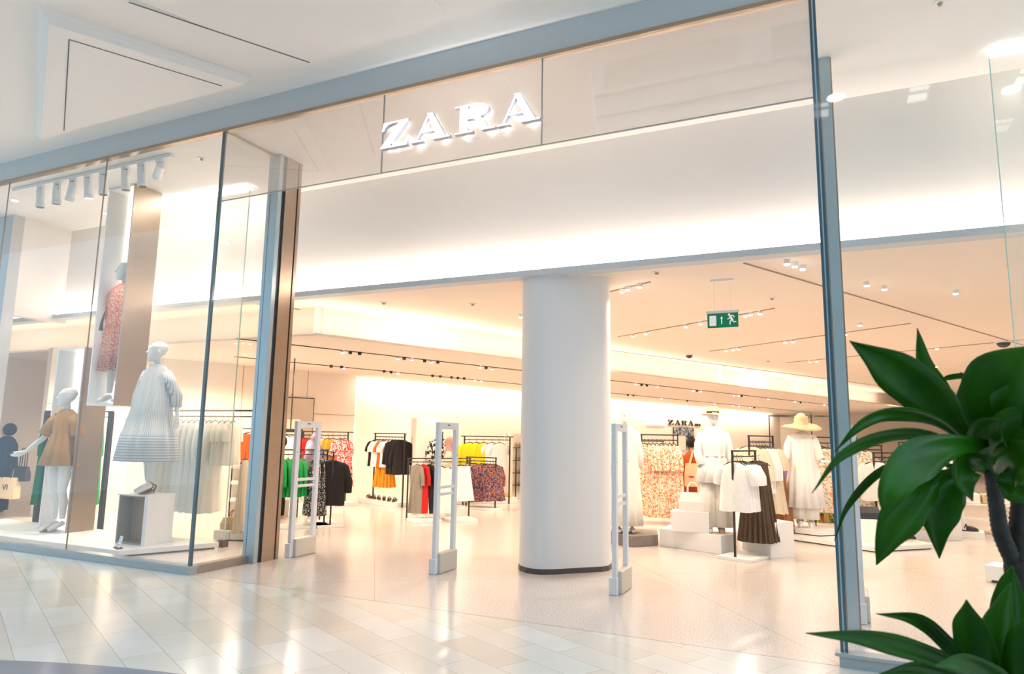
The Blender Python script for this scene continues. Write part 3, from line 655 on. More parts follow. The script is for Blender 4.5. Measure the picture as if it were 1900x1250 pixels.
# black / orange / white rack near the wall
t, a, z = rack('clothes_rack', 'tall black rack of black, white and orange tops left of the white cabinet', (-7.86, 6.62), 158, 1.10, 1.45, base=False, over=.03, sq=.014)
P3 = (-7.86, 6.62)
hang(P3, a, z, [('jacket', 'black', 3, 'short black jacket'), ('tee', 'white', 2, 'loose white top'), ('tee', 'orange', 1, 'single orange top'), ('tee', 'white', 2, 'long white top'), ('tee', 'black', 1, 'black short-sleeved top at the far end')], 'on the rack left of the white cabinet', .10, .115, rd(138))
for i in range(2):
    garment('skirt', 'amber', (-8.40-.2*i, 6.85+.07*i, 1.02), rd(138), ['orange skirt hanging low under the white tops, right one of two', 'orange skirt hanging low under the white tops, left one of two'][i], 'low orange skirts', i, .8).scale = (1, .7, .72)
pl = obj('display_plinth', MB().box(-.1, 1.35, -.28, .22, 0, .09), M['plinth_white'], None, loc=(-7.97, 6.75, 0), rot=(0, 0, rd(158)), bevel=.004); tag(pl, 'low white plinth carrying black sandals under the orange skirts', 'plinth')
def shoe(name, col, loc, rot, label, cat='shoe', group=None, heel=0.0, sc=1.0, solemat=None, cache={}):
    t = thing(name, label, cat, loc, rot, group)
    out = [(.0, -.125), (.032, -.10), (.040, -.05), (.034, .0), (.028, .06), (.030, .10), (.018, .125), (-.018, .125), (-.028, .10), (-.026, .06), (-.032, 0), (-.040, -.05), (-.030, -.10)]
    key = ('s', heel)
    if key not in cache:
        m1 = MB(); m1.rings([[(x, y, (heel*max(0, (y+.02)/.145)**1.2 if y > -.02 else 0)+zz) for x, y in out] for zz in (0, .014)])
        if heel: m1.tube([(0, .105, 0), (0, .108, heel)], [.006, .014], 8)
        m2 = MB(); m2.tube([(0, -.115, .018), (0, -.08, .024), (0, -.03, .034), (0, .015, .04+heel*.3)], [.014, .030, .036, .03], 12, flat=1.0)
        m2.tube([(-.03, .08, .014+heel*.8), (-.034, .10, .04+heel), (0, .125, .055+heel), (.034, .10, .04+heel), (.03, .08, .014+heel*.8)], .009, 8)
        m3 = MB().tube([(-.036, .03, .03+heel*.3), (-.02, .02, .075+heel*.4), (.0, .015, .09+heel*.4), (.02, .02, .075+heel*.4), (.036, .03, .03+heel*.3)], .007, 8)
        cache[key] = (m1.mesh('sole', True, .8), m2.mesh('upper', True), m3.mesh('strap', True))
    for nm, me, mm in zip(('sole', 'upper', 'strap'), cache[key], (solemat or col, col, col)):
        me2 = me.copy(); me2.materials.clear(); me2.materials.append(mm); o = obj(nm, me2, None, t)
    t.scale = (sc,)*3
    return t
blk = plain('black_leather', (.02, .015, .012), .35); tanl = plain('tan_leather', (.42, .24, .10), .45)
for i in range(6):
    s = .12+.19*i; x = -8.0+math.cos(rd(158))*s; y = 6.66+math.sin(rd(158))*s
    shoe('sandal', blk, (x, y, .09), rd(20+i*7), 'black chunky sandal with tan sole on the plinth, %s from the right' % ordn(i), 'shoe', 'black sandals on the plinth', 0, 1.0, tanl)
cab = thing('wall_cabinet', 'tall plain cream cabinet block left of the white ruffled dresses', 'cabinet', (-7.58, 6.75, 0), rd(52))
obj('body', MB().box(-.09, .40, -.02, .3, .02, 1.78), M['cream_wall'], cab, bevel=.004); obj('toe_kick', MB().box(-.08, .39, -.0, .28, 0, .02), M['dark_brown'], cab)
# centre group
t, a, z = rack('clothes_rack', 'low black rack of white ruffled dresses behind the second security gate', (-6.62, 4.90), 52, 1.15, 1.03, drop=.05, base=False)
for k, (x, y, lb) in enumerate(((-6.15, 4.78, 'left white floor plate under the white ruffled dresses'), (-5.72, 5.24, 'right white floor plate under the white ruffled dresses'))):
    o = obj('floor_plate', MB().box(-.24, .24, -.22, .22, 0, .05), M['plinth_white'], None, loc=(x-.12, y+.12, 0), rot=(0, 0, rd(52)), bevel=.004); tag(o, lb, 'floor plate', 'white floor plates')
PP = (-6.62, 4.90)
for i, (kd, mt_, dsc) in enumerate((('longdress', 'grey', 'grey ribbed cardigan leftmost'), ('longdress', 'red', 'long red knit dress right of the grey cardigan,'), ('longdress', 'black', 'long black knit dress between red and white dresses'))):
    garment(kd, mt_, (-6.50+.075*i, 5.00+.075*i, .98), rd(66), dsc+' behind the second gate', None, i, .8).scale = (1, .62, .66)
garment('ruffledress', 'offwhite', (-6.28, 5.22, .98), rd(142), 'white ruffled dress with black security tag, left one behind the second gate', 'white ruffled dresses', 0, 1.22)
garment('ruffledress', 'offwhite', (-6.36, 5.29, .98), rd(142), 'white ruffled dress hanging just behind the tagged one', 'white ruffled dresses', 1, 1.0)
garment('shortskirt', 'white', (-5.98, 5.60, .98), rd(140), 'short white skirt right of the ruffled dresses', 'white skirts', 0, 1.05)
garment('shortskirt', 'pink', (-6.05, 5.68, .98), rd(140), 'pale pink skirt behind the short white skirt', 'white skirts', 1, 1.05)
tg = obj('security_tag', MB().tube([(0,0,0), (0,-.02,0)], .022, 12), M['black_metal'], None, loc=(-6.25, 5.10, .50)); tag(tg, 'small black security tag on the white ruffled dress', 'security tag')
t, a, z = rack('clothes_rack', 'tall black rack of red and black-white floral blouses beside the cream cabinet', (-7.20, 7.0), 143, .5, 1.49, base=False)
hang((-7.20, 7.0), a, z, [('blouse', 'bwfloral', 3, 'black and white floral blouse'), ('blouse', 'red', 3, 'deep red blouse')], 'beside the cream cabinet', .05, .07)
t, a, z = rack('clothes_rack', 'tall black rack of yellow jackets and a white top near the long wall', (-7.10, 7.75), 48, 1.05, 1.42, base=False, over=.06, sq=.014)
hang((-7.10, 7.75), a, z, [('jacket', 'yellow', 3, 'bright yellow jacket'), ('tee', 'white', 2, 'white short-sleeved top')], 'on the yellow rack near the long wall', .12, .16, rd(150), .04)
garment('jacket', 'yellow', (-7.35, 7.5, 1.36), rd(150), 'bright yellow jacket left of the yellow rack, behind the person in pink scarf', 'yellow jackets', 1)
garment('tee', 'white', (-7.55, 7.3, 1.36), rd(150), 'white top between floral blouses and yellow jacket', None, 1)
o = obj('display_plinth', MB().box(-1.0, 1.3, .1, .5, 0, .12), M['plinth_white'], None, loc=(-7.10, 7.75, 0), rot=(0, 0, rd(48)), bevel=.004); tag(o, 'low white plinth under the yellow jackets', 'plinth')
yl = plain('yellow_leather', (.75, .48, .02), .4)
for i, (dx, lb) in enumerate(((-.15, 'left'), (.0, 'middle'), (1.12, 'right'))):
    shoe('flat_shoe', yl, (-7.10+math.cos(rd(48))*dx-.2, 7.75+math.sin(rd(48))*dx+.18, .12), rd(60), 'yellow flat shoe on the low plinth under yellow jackets, %s' % lb, 'shoe', 'yellow shoes')
t, a, z = rack('clothes_rack', 'low black rack of blue and orange printed blouses in front of yellow rack', (-6.78, 7.30), -4, .68, 1.0)
hang((-6.78, 7.30), a, z, [('skirt', 'khaki', 3, 'dark patterned skirt')], 'in front of the yellow rack', .04, .07, rd(150))
hang((-6.78, 7.30), a, z, [('ruffledress', 'bluefloral', 5, 'blue and orange printed dress')], 'in front of the yellow rack', .34, .07, rd(140))
for o in list(C.objects):
    if 'left of the white cabinet' in o.get('label', ''): o.scale = (1, .82, 1)
for o in list(C.objects):
    if o.get('label', '').startswith(('blue and orange', 'dark patterned')): o.scale = (1, .85, .88)
# shoe shelf left of the column
sh = thing('shoe_shelf', 'white wall niche with thin black shoe shelves just left of the column', 'shelf', (-6.52, 8.85, 0), rd(52))
obj('surround', MB().box(0, .05, 0, .12, 0, 1.5).box(0, 1.3, .3, .34, 0, 1.5).box(0, 1.3, -.05, .3, 0, .06), M['cream_wall'], sh)
for zz in (.35, .62, .90, 1.18): obj('shelf_board', MB().box(.15, 1.2, .02, .28, zz, zz+.012), M['black_metal'], sh)
for xx in (.15, 1.2): obj('shelf_post', MB().box(xx-.01, xx+.01, .02, .04, .06, 1.19), M['black_metal'], sh)
nude = plain('nude_leather', (.55, .36, .26), .4)
for i, zz in enumerate((.36, .632, .912, 1.192)):
    s = .32; shoe('court_shoe', nude, (-6.52+math.cos(rd(52))*s-.12, 8.85+math.sin(rd(52))*s+.1, zz), rd(110), 'nude heeled shoe on the shoe shelf, %s board from the bottom' % ordn(i), 'shoe', 'nude shoes on the shelf', .05)
# hanging rail and mirror at left
t = thing('hanging_rail', 'black display rail hung from the ceiling on two rods near the mirror', 'hanging rail', (-9.0, 4.5, 0))
obj('rail', MB().box(-.25, .25, -.02, .02, 1.475, 1.51), M['black_metal'], t)
for x in (-.04, .08): obj('rod', MB().box(x-.008, x+.008, -.008, .008, 1.5, 2.8), M['black_metal'], t)
garment('tee', 'white', (-9.12, 4.5, 1.46), rd(130), 'white top on the ceiling-hung rail by the left glass post', None, 0)
mi = thing('wall_mirror', 'tall framed mirror on the panelled wall reflecting the ceiling lamps', 'mirror', (W0.x, W0.y, 0), aw)
mm = plain('mirror', (.95, .93, .9), .02, 1.0, var=0)
obj('mirror_glass', MB().box(-2.1, -.94, -.03, -.02, 1.2, 2.19), mm, mi); obj('frame', MB().box(-2.12, -.92, -.025, -.008, 1.18, 2.21), M['black_metal'], mi)
# shelf unit and orange vest seen through the left return glass
t = thing('shelf_unit', 'white shelf unit with bags behind the return glass', 'shelf', (-8.75, 3.75, 0), rd(52))
for zz in (.30, .58, .84): obj('shelf_board', MB().box(-.5, .5, 0, .35, zz, zz+.05), M['plinth_white'], t)
obj('back_panel', MB().box(-.5, .5, .35, .38, 0, .9), M['cream_wall'], t); obj('rail', MB().cyl((-.5, .1, 1.5), (.6, .1, 1.5), .01, 8), M['black_metal'], t)
for x in (-.5, .6): obj('post', MB().box(x-.01, x+.01, .09, .11, 0, 1.51), M['black_metal'], t)
garment('vest', 'orange', (-8.78, 3.45, 1.5), rd(140), 'orange buttoned waistcoat on the rail above the white shelves', None, 0)
garment('tee', 'white', (-8.90, 3.60, 1.5), rd(140), 'white top hanging behind the orange waistcoat', None, 0)
def bag(name, loc, rot, mat, w, h, d, label, handle=True, hmat=None, cat='handbag', ht=None):
    t = thing(name, label, cat, loc, rot)
    mb = MB(); mb.rings([[(-w/2, -d/2, 0), (w/2, -d/2, 0), (w/2, d/2, 0), (-w/2, d/2, 0)], [(-w/2, -d*.5, h*.5), (w/2, -d*.5, h*.5), (w/2, d*.5, h*.5), (-w/2, d*.5, h*.5)], [(-w*.44, -d*.22, h), (w*.44, -d*.22, h), (w*.44, d*.22, h), (-w*.44, d*.22, h)]])
    obj('bag_body', mb, mat, t, bevel=.006)
    if handle:
        hh = ht or h*.55
        for s in (-1, 1): obj('handle', MB().tube([(-w*.2, s*d*.2, h*.92), (-w*.19, s*d*.2, h+hh*.6), (-w*.08, s*d*.2, h+hh), (w*.08, s*d*.2, h+hh), (w*.19, s*d*.2, h+hh*.6), (w*.2, s*d*.2, h*.92)], .008, 8), hmat or mat, t, smooth=True)
    return t
bag('handbag', (-8.62, 3.55, .89), rd(50), yl, .26, .17, .12, 'yellow handbag on the top white shelf', True)
bag('handbag', (-8.60, 3.60, .63), rd(50), blk, .28, .14, .12, 'black handbag on the middle white shelf', False)
bag('handbag', (-8.60, 3.60, .35), rd(50), tanl, .26, .12, .12, 'tan bag on the lowest white shelf', False)
# ------------------------------------------------------------------ human figures (one continuous body each)
def hand(mb, wst, d, s, curl=.25, k=1.0):
    d = Vector(d).normalized(); s = Vector(s); s = (s-d*s.dot(d)).normalized(); n = d.cross(s); wst = Vector(wst)
    mb.tube([wst-d*.02, wst+d*.03*k, wst+d*.09*k], [.018*k, .024*k, .026*k], 12, flat=1.25, side=s)
    for i, ln in zip((-1.5, -.5, .5, 1.5), (.062, .074, .070, .054)):
        b = wst+d*.085*k+s*i*.018*k; sp = (d+s*i*.10).normalized()
        mb.tube([b-d*.02, b+sp*ln*.5*k+n*curl*.02, b+sp*ln*k+n*curl*.055], [.0095*k, .009*k, .007*k], 8)
    b = wst+d*.03*k+s*.022*k; td = (d*.75+s*.65).normalized()
    mb.tube([b-td*.01, b+td*.04*k+n*curl*.02, b+td*.07*k+n*curl*.04], [.012*k, .010*k, .008*k], 8)
def figure(name, H, mat, arms, feet=((-.09, .0), (.10, .02)), headyaw=0.0, lean=(0, 0), vox=.010, parent=None, handsc=1.0, heel=0.0, bend=0):
    # local frame: front is -y, z up, feet on z=0; measures for a 1.75 m figure scaled by H/1.75
    mb = MB(); lx, ly = lean
    def T(z, x=0, y=0): q = max(0, z-.9)/.7; return Vector((x+lx*q, y+ly*q, z))
    tor = [(.86, .10, .085, 0), (.92, .165, .105, .0), (.98, .158, .10, 0), (1.08, .118, .085, 0), (1.16, .115, .088, 0), (1.26, .135, .105, -.012), (1.34, .150, .098, -.006), (1.40, .150, .075, .0), (1.44, .105, .058, .0), (1.475, .05, .045, .0)]
    mb.rings([[tuple(T(z, wx*math.cos(2*PI*j/28), wy*math.sin(2*PI*j/28)+cy)) for j in range(28)] for z, wx, wy, cy in tor])
    mb.tube([T(1.42, 0, .01), T(1.50, 0, .0), T(1.58, 0, -.012)], [.050, .038, .038], 16)
    hc = T(1.655, 0, -.015); Rh = Matrix.Rotation(headyaw, 4, 'Z')
    def Hd(x, y, z): v = Rh @ Vector((x, y, 0)); return hc+Vector((v.x*1.12, v.y*1.08, z*1.06))
    prof = [(-.115, .022, .020, -.062), (-.10, .036, .036, -.05), (-.07, .052, .062, -.028), (-.03, .064, .082, -.006), (.01, .070, .090, .004), (.05, .070, .092, .010), (.085, .056, .074, .014), (.105, .034, .045, .016), (.112, .012, .016, .016)]
    mb.rings([[tuple(Hd(wx*math.cos(2*PI*j/24), wy*math.sin(2*PI*j/24)+cy, z)) for j in range(24)] for z, wx, wy, cy in prof])
    mb.tube([Hd(0, -.078, .015), Hd(0, -.102, -.020), Hd(0, -.082, -.032)], [.009, .017, .012], 8)          # nose
    mb.ball(Hd(0, -.076, -.062), .018, (1.2, .6, .5)); mb.ball(Hd(0, -.072, -.10), .02, (1, .8, .7))           # mouth, chin
    for s in (-1, 1): mb.ball(Hd(s*.070, .008, -.008), .022, (.35, .7, 1.2), 10); mb.ball(Hd(s*.028, -.078, .012), .013, (1.2, .5, .6), 10); mb.ball(Hd(s*.028, -.080, .030), .012, (1.6, .6, .4), 10)
    for s, (fx, fy) in zip((-1, 1), feet):
        hip = T(.90, s*.085, 0); knee = Vector((s*.07*.5+fx*.5, fy*.5-.015, .49)); ank = Vector((fx, fy+.02, .09+heel))
        mb.tube([hip, hip*.5+knee*.5+Vector((s*.01, -.005, 0)), knee, knee*.6+ank*.4+Vector((0, .02, 0)), ank], [.088, .075, .050, .050, .030], 16)
        mb.tube([ank+Vector((0, .02, -.045)), ank+Vector((0, -.06, -.05-heel*.4)), Vector((fx, fy-.15, .028))], [.032, .032, .024], 12, flat=1.15, side=(1, 0, 0))
    for s, arm in zip((-1, 1), arms):
        sh = T(1.385, s*.155, 0); el, wr, hd = [Vector(q) for q in arm[:3]]
        mb.tube([T(1.40, s*.10, 0), sh, (sh+el)/2, el, (el+wr)/2, wr], [.05, .047, .040, .033, .030, .019], 14)
        hand(mb, wr, hd, arm[3] if len(arm) > 3 else (0, -1, 0), k=handsc)
    me = mb.mesh(name, True); o = obj(name, me, mat, parent)
    r = o.modifiers.new('join', 'REMESH'); r.mode = 'VOXEL'; r.voxel_size = vox; r.use_smooth_shade = True
    sm = o.modifiers.new('smooth', 'SMOOTH'); sm.factor = .5; sm.iterations = 1
    o.scale = (H/1.75,)*3
    return o
def robe(name, secs, mat, parent, n=72, k=12, ph=0, sleeves=(), bvl=None, cap=False):
    # secs: (z, rx, ry, cx, cy, ripple)
    mb = MB(); mb.rings([[( cx+rx*math.cos(2*PI*j/n)*(1+a*math.sin(k*2*PI*j/n+ph)+a*.5*math.sin((k+5)*2*PI*j/n+2*ph)), cy+ry*math.sin(2*PI*j/n)*(1+a*math.sin(k*2*PI*j/n+ph)+a*.5*math.sin((k+5)*2*PI*j/n+2*ph)), z) for j in range(n)] for z, rx, ry, cx, cy, a in secs], cap=cap)
    for P, R in sleeves: mb.tube(P, R, 18, cap=False)
    o = obj(name, mb, mat, parent, smooth=True)
    so = o.modifiers.new('cloth', 'SOLIDIFY'); so.thickness = .006; so.offset = 0
    return o

# ------------------------------------------------------------------ left window display
pf = thing('display_platform', 'low white display platform along the left shop window', 'platform', (0, 0, 0))
obj('platform_deck', MB().prism([(-11.45, .28), (-7.47, .28), (-7.0, 1.28), (-11.45, 1.28)], .02, .078), M['plinth_white'], pf, bevel=.003)
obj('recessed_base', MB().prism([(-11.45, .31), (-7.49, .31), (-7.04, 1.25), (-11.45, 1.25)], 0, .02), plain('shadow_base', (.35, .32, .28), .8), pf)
fl = M['fluted']
for nm, x0, x1, lb in (('l', -9.0, -7.05, 'clear fluted hanging screen behind the left window platform'), ('r', 1.36, 4.0, 'fluted hanging screen behind the right shop window')):
    t = thing('fluted_screen', lb, 'screen', (0, 1.40, 0)); obj('screen_sheet', MB().box(x0, x1, 0, .012, .09 if nm == 'l' else .02, 4.72), fl, t)
    ed = x1 if nm == 'l' else x0
    obj('polished_edge', MB().box(ed-.003, ed+.003, -.002, .014, .09 if nm == 'l' else .02, 4.72), plain('aqua_edge', (.45, .68, .62), .2), t)
    if nm == 'l': obj('clamp_foot', MB().box(ed-.05, ed+.03, -.04, .05, .0, .09), M['dark_brown'], t)
    obj('light_channel', MB().box(x0, x1, -.05, .06, 4.72, 4.775), M['led'] if nm == 'l' else emit('right_channel', (1, .93, .86), 2.5), t)
def niche(label, x0, x1, y0, y1, z0, z1, led):
    t = thing('display_niche', label, 'display niche', (0, 0, 0))
    obj('side_panel', MB().box(x1-.02, x1, y0, y1, z0, z1), M['taupe_metal'], t)
    obj('left_panel', MB().box(x0, x0+.025, y0, y1, z0, z1), M['plinth_white'], t)
    obj('back_panel', MB().box(x0+.025, x1-.02, y1-.02, y1, z0, z1), M['plinth_white'], t)
    obj('shelf_floor', MB().box(x0+.025, x1-.02, y0, y1-.02, z0, z0+.03), M['plinth_white'], t)
    obj('top_panel', MB().box(x0+.025, x1-.02, y0, y1-.02, z1-.02, z1), M['plinth_white'], t)
    obj('led_strip', MB().box(x0+.028, x0+.045, y1-.10, y1-.06, z0+.05, z1-.04), M['led'], t)
    return t
niche('tall upper light niche with brushed taupe side hanging from the ceiling', -9.03, -8.48, .75, 1.17, 1.76, 4.775, 1)
niche('lower light niche with brushed taupe side standing on the white platform', -9.88, -9.28, .82, 1.20, .078, 2.565, 1)
# white display cubes
t = thing('display_cube', 'open white cube with grey-brown inside and taller white block beside it', 'display block', (0, 0, .078))
obj('open_box', MB().box(-8.02, -8.0, .62, 1.0, 0, .56).box(-8.02, -7.56, .62, 1.0, .56, .575).box(-8.0, -7.56, .98, 1.0, .0, .56).box(-8.0, -7.56, .62, 1.0, 0, .02), plain('greige', (.36, .31, .26), .6), t)
obj('box_lining', MB().box(-8.0, -7.57, .80, .979, .02, .559), plain('brown_lining', (.44, .34, .26), .6), t)
obj('white_block', MB().box(-7.56, -7.5, .62, 1.0, .0, .60).box(-8.05, -7.55, .60, 1.02, .576, .59), M['plinth_white'], t, bevel=.003)
t = thing('information_card', 'small white price card on a dark stand at the platform edge', 'card', (-7.60, .36, .078), rd(-20))
obj('stand', MB().box(-.07, .07, -.03, .03, 0, .015), M['dark_brown'], t)
cd_ = obj('card', MB().box(-.05, .05, -.003, .003, 0, .13), plain('card_white', (.80, .83, .88), .5), t, loc=(0, 0, .012), rot=(-.25, 0, 0))
for k, zz in enumerate((.10, .065, .03)): obj('printed_line', MB().box(-.035, .03 if k else .0, -.0045, -.003, zz, zz+.008), plain('print_grey', (.35, .37, .42), .6), cd_)
H1 = ((-.21, .02, 1.12), (-.22, -.02, .90), (0, -.1, -1)), ((.21, .03, 1.12), (.23, .0, .90), (0, -.05, -1))
def mannequin(label, loc, rot, H, arms, **k):
    t = thing('mannequin', label, 'mannequin', loc, rot); figure('body', H, M['mannequin'], arms, parent=t, vox=k.pop('vox', .008), **k); return t
# striped dress mannequin
m1 = mannequin('white mannequin in blue striped tiered dress on the white cube', (-7.78, .80, .668), rd(8), 1.88, (((-.24, .03, 1.12), (-.29, -.03, .90), (-.05, -.2, -1)), ((.26, .06, 1.13), (.32, .03, .90), (.05, 0, -1))), feet=((-.06, .05), (.06, -.05)), heel=.05, headyaw=-.75, vox=.007)
k_ = 1.88/1.75
robe('dress', [(1.50*k_, .075, .065, 0, -.005, .02), (1.47*k_, .12, .085, 0, 0, .02), (1.42*k_, .165, .10, 0, 0, .02), (1.34*k_, .175, .13, 0, -.01, .03), (1.18*k_, .205, .16, -.01, -.01, .03), (1.16*k_, .215, .17, -.01, -.01, .04), (.90*k_, .275, .21, -.02, -.01, .035), (.70*k_, .335, .26, -.02, -.01, .03), (.69*k_, .345, .27, -.02, -.01, .04), (.37*k_, .405, .32, -.02, -.01, .035)], GM['stripe'], m1, k=14,
     sleeves=[([(.14, 0, 1.40*k_), (.22, .02, 1.28*k_), (.29, .06, 1.12*k_), (.30, .05, 1.0*k_)], [.065, .068, .07, .062]), ([(-.14, 0, 1.40*k_), (-.22, .02, 1.28*k_), (-.28, .02, 1.12*k_), (-.28, .0, 1.0*k_)], [.065, .068, .07, .062])])
for i, (sx, sy) in enumerate(((-.10, .075), (.055, -.04))):
    a_ = rd(8); shoe('wedge_sandal', plain('snake_brown', (.14, .10, .07), .5, var=.4, scale=40), (-7.78+math.cos(a_)*sx-math.sin(a_)*sy, .80+math.sin(a_)*sx+math.cos(a_)*sy, .668), a_, ['brown wedge sandal on the left foot of the striped-dress mannequin', 'brown wedge sandal on the right foot of the striped-dress mannequin'][i], 'sandal', None, .05, 1.0, tanl)
# upper niche mannequin
m2 = mannequin('white mannequin in pink checked dress standing in the upper niche', (-8.76, .94, 1.79), rd(12), 1.93, (((-.17, .0, 1.12), (-.16, -.04, .92), (0, -.1, -1)), ((.17, .03, 1.12), (.17, 0, .92), (0, 0, -1))), heel=.04, vox=.008, headyaw=-.7)
k_ = 1.93/1.75
robe('dress', [(1.49*k_, .07, .06, 0, 0, .02), (1.42*k_, .175, .115, 0, 0, .02), (1.30*k_, .19, .15, 0, 0, .03), (1.10*k_, .175, .145, 0, 0, .04), (.90*k_, .20, .16, 0, 0, .06), (.62*k_, .215, .18, 0, 0, .05), (.40*k_, .235, .19, 0, 0, .05)], GM['gingham'], m2,
     sleeves=[([(-.15, 0, 1.40*k_), (-.19, .01, 1.25*k_), (-.18, -.01, 1.05*k_)], [.07, .075, .06])])
obj('tassel', MB().tube([(-.13, -.16, 1.12*k_), (-.135, -.19, .98*k_), (-.135, -.19, .88*k_)], [.008, .02, .028], 10), M['dark_brown'], m2)
# gold dress mannequin
m3 = mannequin('white mannequin in gold mini dress reaching out a hand, lower niche', (-9.56, .84, .085), rd(6), 1.90, (((-.29, -.06, 1.13), (-.44, -.16, .96), (-.85, -.3, -.35), (.1, -.9, .2)), ((.20, .04, 1.12), (.20, .02, .90), (0, -.05, -1))), feet=((-.05, .0), (.05, .03)), heel=.05, handsc=1.15, headyaw=-.7, vox=.007)
k_ = 1.90/1.75
robe('dress', [(1.50*k_, .075, .065, 0, 0, .01), (1.46*k_, .13, .085, 0, 0, .01), (1.41*k_, .16, .10, 0, 0, .02), (1.28*k_, .155, .125, 0, -.01, .02), (1.20*k_, .145, .12, 0, -.01, .03), (1.18*k_, .15, .125, 0, -.01, .08), (1.02*k_, .20, .165, 0, -.01, .09), (.80*k_, .265, .215, 0, -.01, .09)], GM['gold'], m3, k=10,
     sleeves=[([(-.13, 0, 1.41*k_), (-.20, -.02, 1.33*k_), (-.29, -.05, 1.18*k_)], [.075, .085, .09]), ([(.13, 0, 1.41*k_), (.19, .01, 1.33*k_), (.21, .03, 1.17*k_)], [.075, .085, .09])])
shoe('court_shoe', tanl, (-9.62, .80, .085), rd(6), 'tan heeled shoe of the gold-dress mannequin', 'shoe', None, .05)
# green dresses rack, white dresses rack behind the left window
t, a, z = rack('clothes_rack', 'dark rack of long green dresses at the far left behind the window', (-10.95, 1.42), 8, 1.25, 1.70, base=False, sq=.03, drop=.07)
hang((-10.95, 1.42), a, z, [('longdress', 'dkgreen', 2, 'dark green long dress'), ('longdress', 'green', 4, 'emerald green ruffled long dress')], 'on the far left rack', .12, .17, rd(35))
t, a, z = rack('clothes_rack', 'long dark rack of white dresses behind the left window platform', (-8.95, 1.75), 0, 1.95, 1.72, base=False, sq=.035, drop=.07)
hang((-8.90, 1.75), 0, z, [('dress', 'cream', 3, 'cream long dress'), ('longdress', 'offwhite', 3, 'off-white long dress'), ('longdress', 'white', 3, 'white belted long dress'), ('shirt', 'offwhite', 3, 'off-white top with security tag')], 'on the rack behind the left window', .25, .105, rd(25), .03)
garment('skirt', 'cream', (-7.20, 1.80, 1.15), rd(25), 'cream trousers hanging under the off-white tops near the return glass', None, 0, .7).scale = (.8, .8, 1.1)
bxs = thing('display_plinth', 'low white box pair with a wicker bag on top behind the return glass', 'plinth', (-7.45, 1.95, 0), rd(20))
obj('left_box', MB().box(-.22, .0, -.15, .15, .01, .13), M['plinth_white'], bxs, bevel=.01); obj('right_box', MB().box(.005, .24, -.15, .15, .01, .13), M['plinth_white'], bxs, bevel=.01)
bag('basket_bag', (-7.45, 1.95, .13), rd(20), plain('wicker', (.55, .40, .20), .8, var=.4, scale=60, bs=.6), .36, .16, .14, 'wicker bag with curved handles on the low white boxes', True, tanl, 'bag', .10)
# window track with spotlights
t = thing('window_track', 'white lighting track with white spotlights fixed under the window ceiling', 'lighting track', (0, .23, 0))
obj('rail', MB().box(-10.30, -7.12, -.025, .025, 4.735, 4.775), M['lamp_white'], t)
for i, (x, tx, ty, on) in enumerate([(-9.68, .0, .1, 0), (-9.32, .05, .1, 0), (-8.99, .35, .1, 0), (-8.68, .1, .25, 1), (-8.38, -.05, .1, 0), (-7.95, -.05, .1, 0), (-7.65, -.1, .1, 0), (-7.32, 1.2, .5, 0)]):
    s = thing('track_spotlight', 'white spotlight on the window track, %s from the left%s' % (ordn(i), ', lit' if on else ''), 'spotlight', (x, .23, 4.735), 0, 'white window spotlights')
    obj('adapter', MB().box(-.07, .05, -.02, .02, -.03, 0), M['lamp_white'], s, bevel=.003); obj('yoke', MB().box(-.035, -.02, -.03, .03, -.12, -.03).box(.05, .06, -.015, .015, -.13, -.03), M['lamp_white'], s)
    b_ = obj('lamp_body', MB().tube([(0,0,.05), (0,0,.0), (0,0,-.15), (0,0,-.155), (0,0,-.20)], [.045, .05, .052, .058, .058], 24), M['lamp_white'], s, smooth=True, ang=.7, loc=(0, 0, -.10), rot=(ty, tx, 0))
    obj('lens', MB().tube([(0,0,-.199), (0,0,-.203)], [.05, .048], 20), M['lens'] if on else M['dark_brown'], b_)
for (x, y, z, lb) in ((-10.8, .52, 4.78, 'small lit downlight at the far left of the window ceiling'), (-10.1, 1.45, 4.78, 'small downlight behind the window spotlights')):
    t = thing('downlight', lb, 'downlight', (x, y, z)); obj('bezel', MB().tube([(0,0,0),(0,0,-.01)], [.055,.05], 20), M['lamp_white'], t); obj('lens', MB().tube([(0,0,-.01),(0,0,-.014)], [.04,.038], 20), M['lens'], t)
for (x, y, lb) in ((-6.9, .47, 'round vent on the window ceiling beside the glass corner'), (.9, .51, 'round sprinkler on the right window ceiling')):
    t = thing('ceiling_sprinkler', lb, 'sprinkler', (x, y, 4.78)); obj('plate', MB().tube([(0,0,0),(0,0,-.01)], [.05,.045], 20), M['lamp_white'], t); obj('nozzle', MB().tube([(0,0,-.01),(0,0,-.035)], [.02,.012], 12), M['bronze'], t)
for i, (x, y) in enumerate(((.2, -2.1), (1.85, -3.06), (-4.5, -.65))[:0]): pass
# person at far left, seen through the window
p = thing('person', 'person in dark coat with black shoulder bag and beige tote at the far left edge', 'person', (-12.95, 2.0, 0), rd(-60))
figure('body', 1.50, M['skin'], (((-.2, .02, 1.12), (-.22, -.05, .92), (0, -.1, -1)), ((.2, .02, 1.12), (.21, -.05, .92), (0, -.1, -1))), parent=p, vox=.014)
robe('coat', [(1.30, .06, .06, 0, 0, 0), (1.25, .15, .10, 0, 0, .02), (1.15, .20, .15, 0, 0, .02), (.95, .20, .16, 0, 0, .03), (.75, .23, .19, 0, 0, .03)], GM['navy'], p, sleeves=[([(.13, 0, 1.2), (.19, .0, .98), (.2, -.03, .80)], [.07, .065, .055]), ([(-.13, 0, 1.2), (-.19, .0, .98), (-.2, -.03, .80)], [.07, .065, .055])])
robe('trousers', [(.80, .17, .13, 0, 0, .0), (.4, .14, .11, 0, 0, .02), (.06, .14, .12, 0, 0, .02)], GM['black'], p)
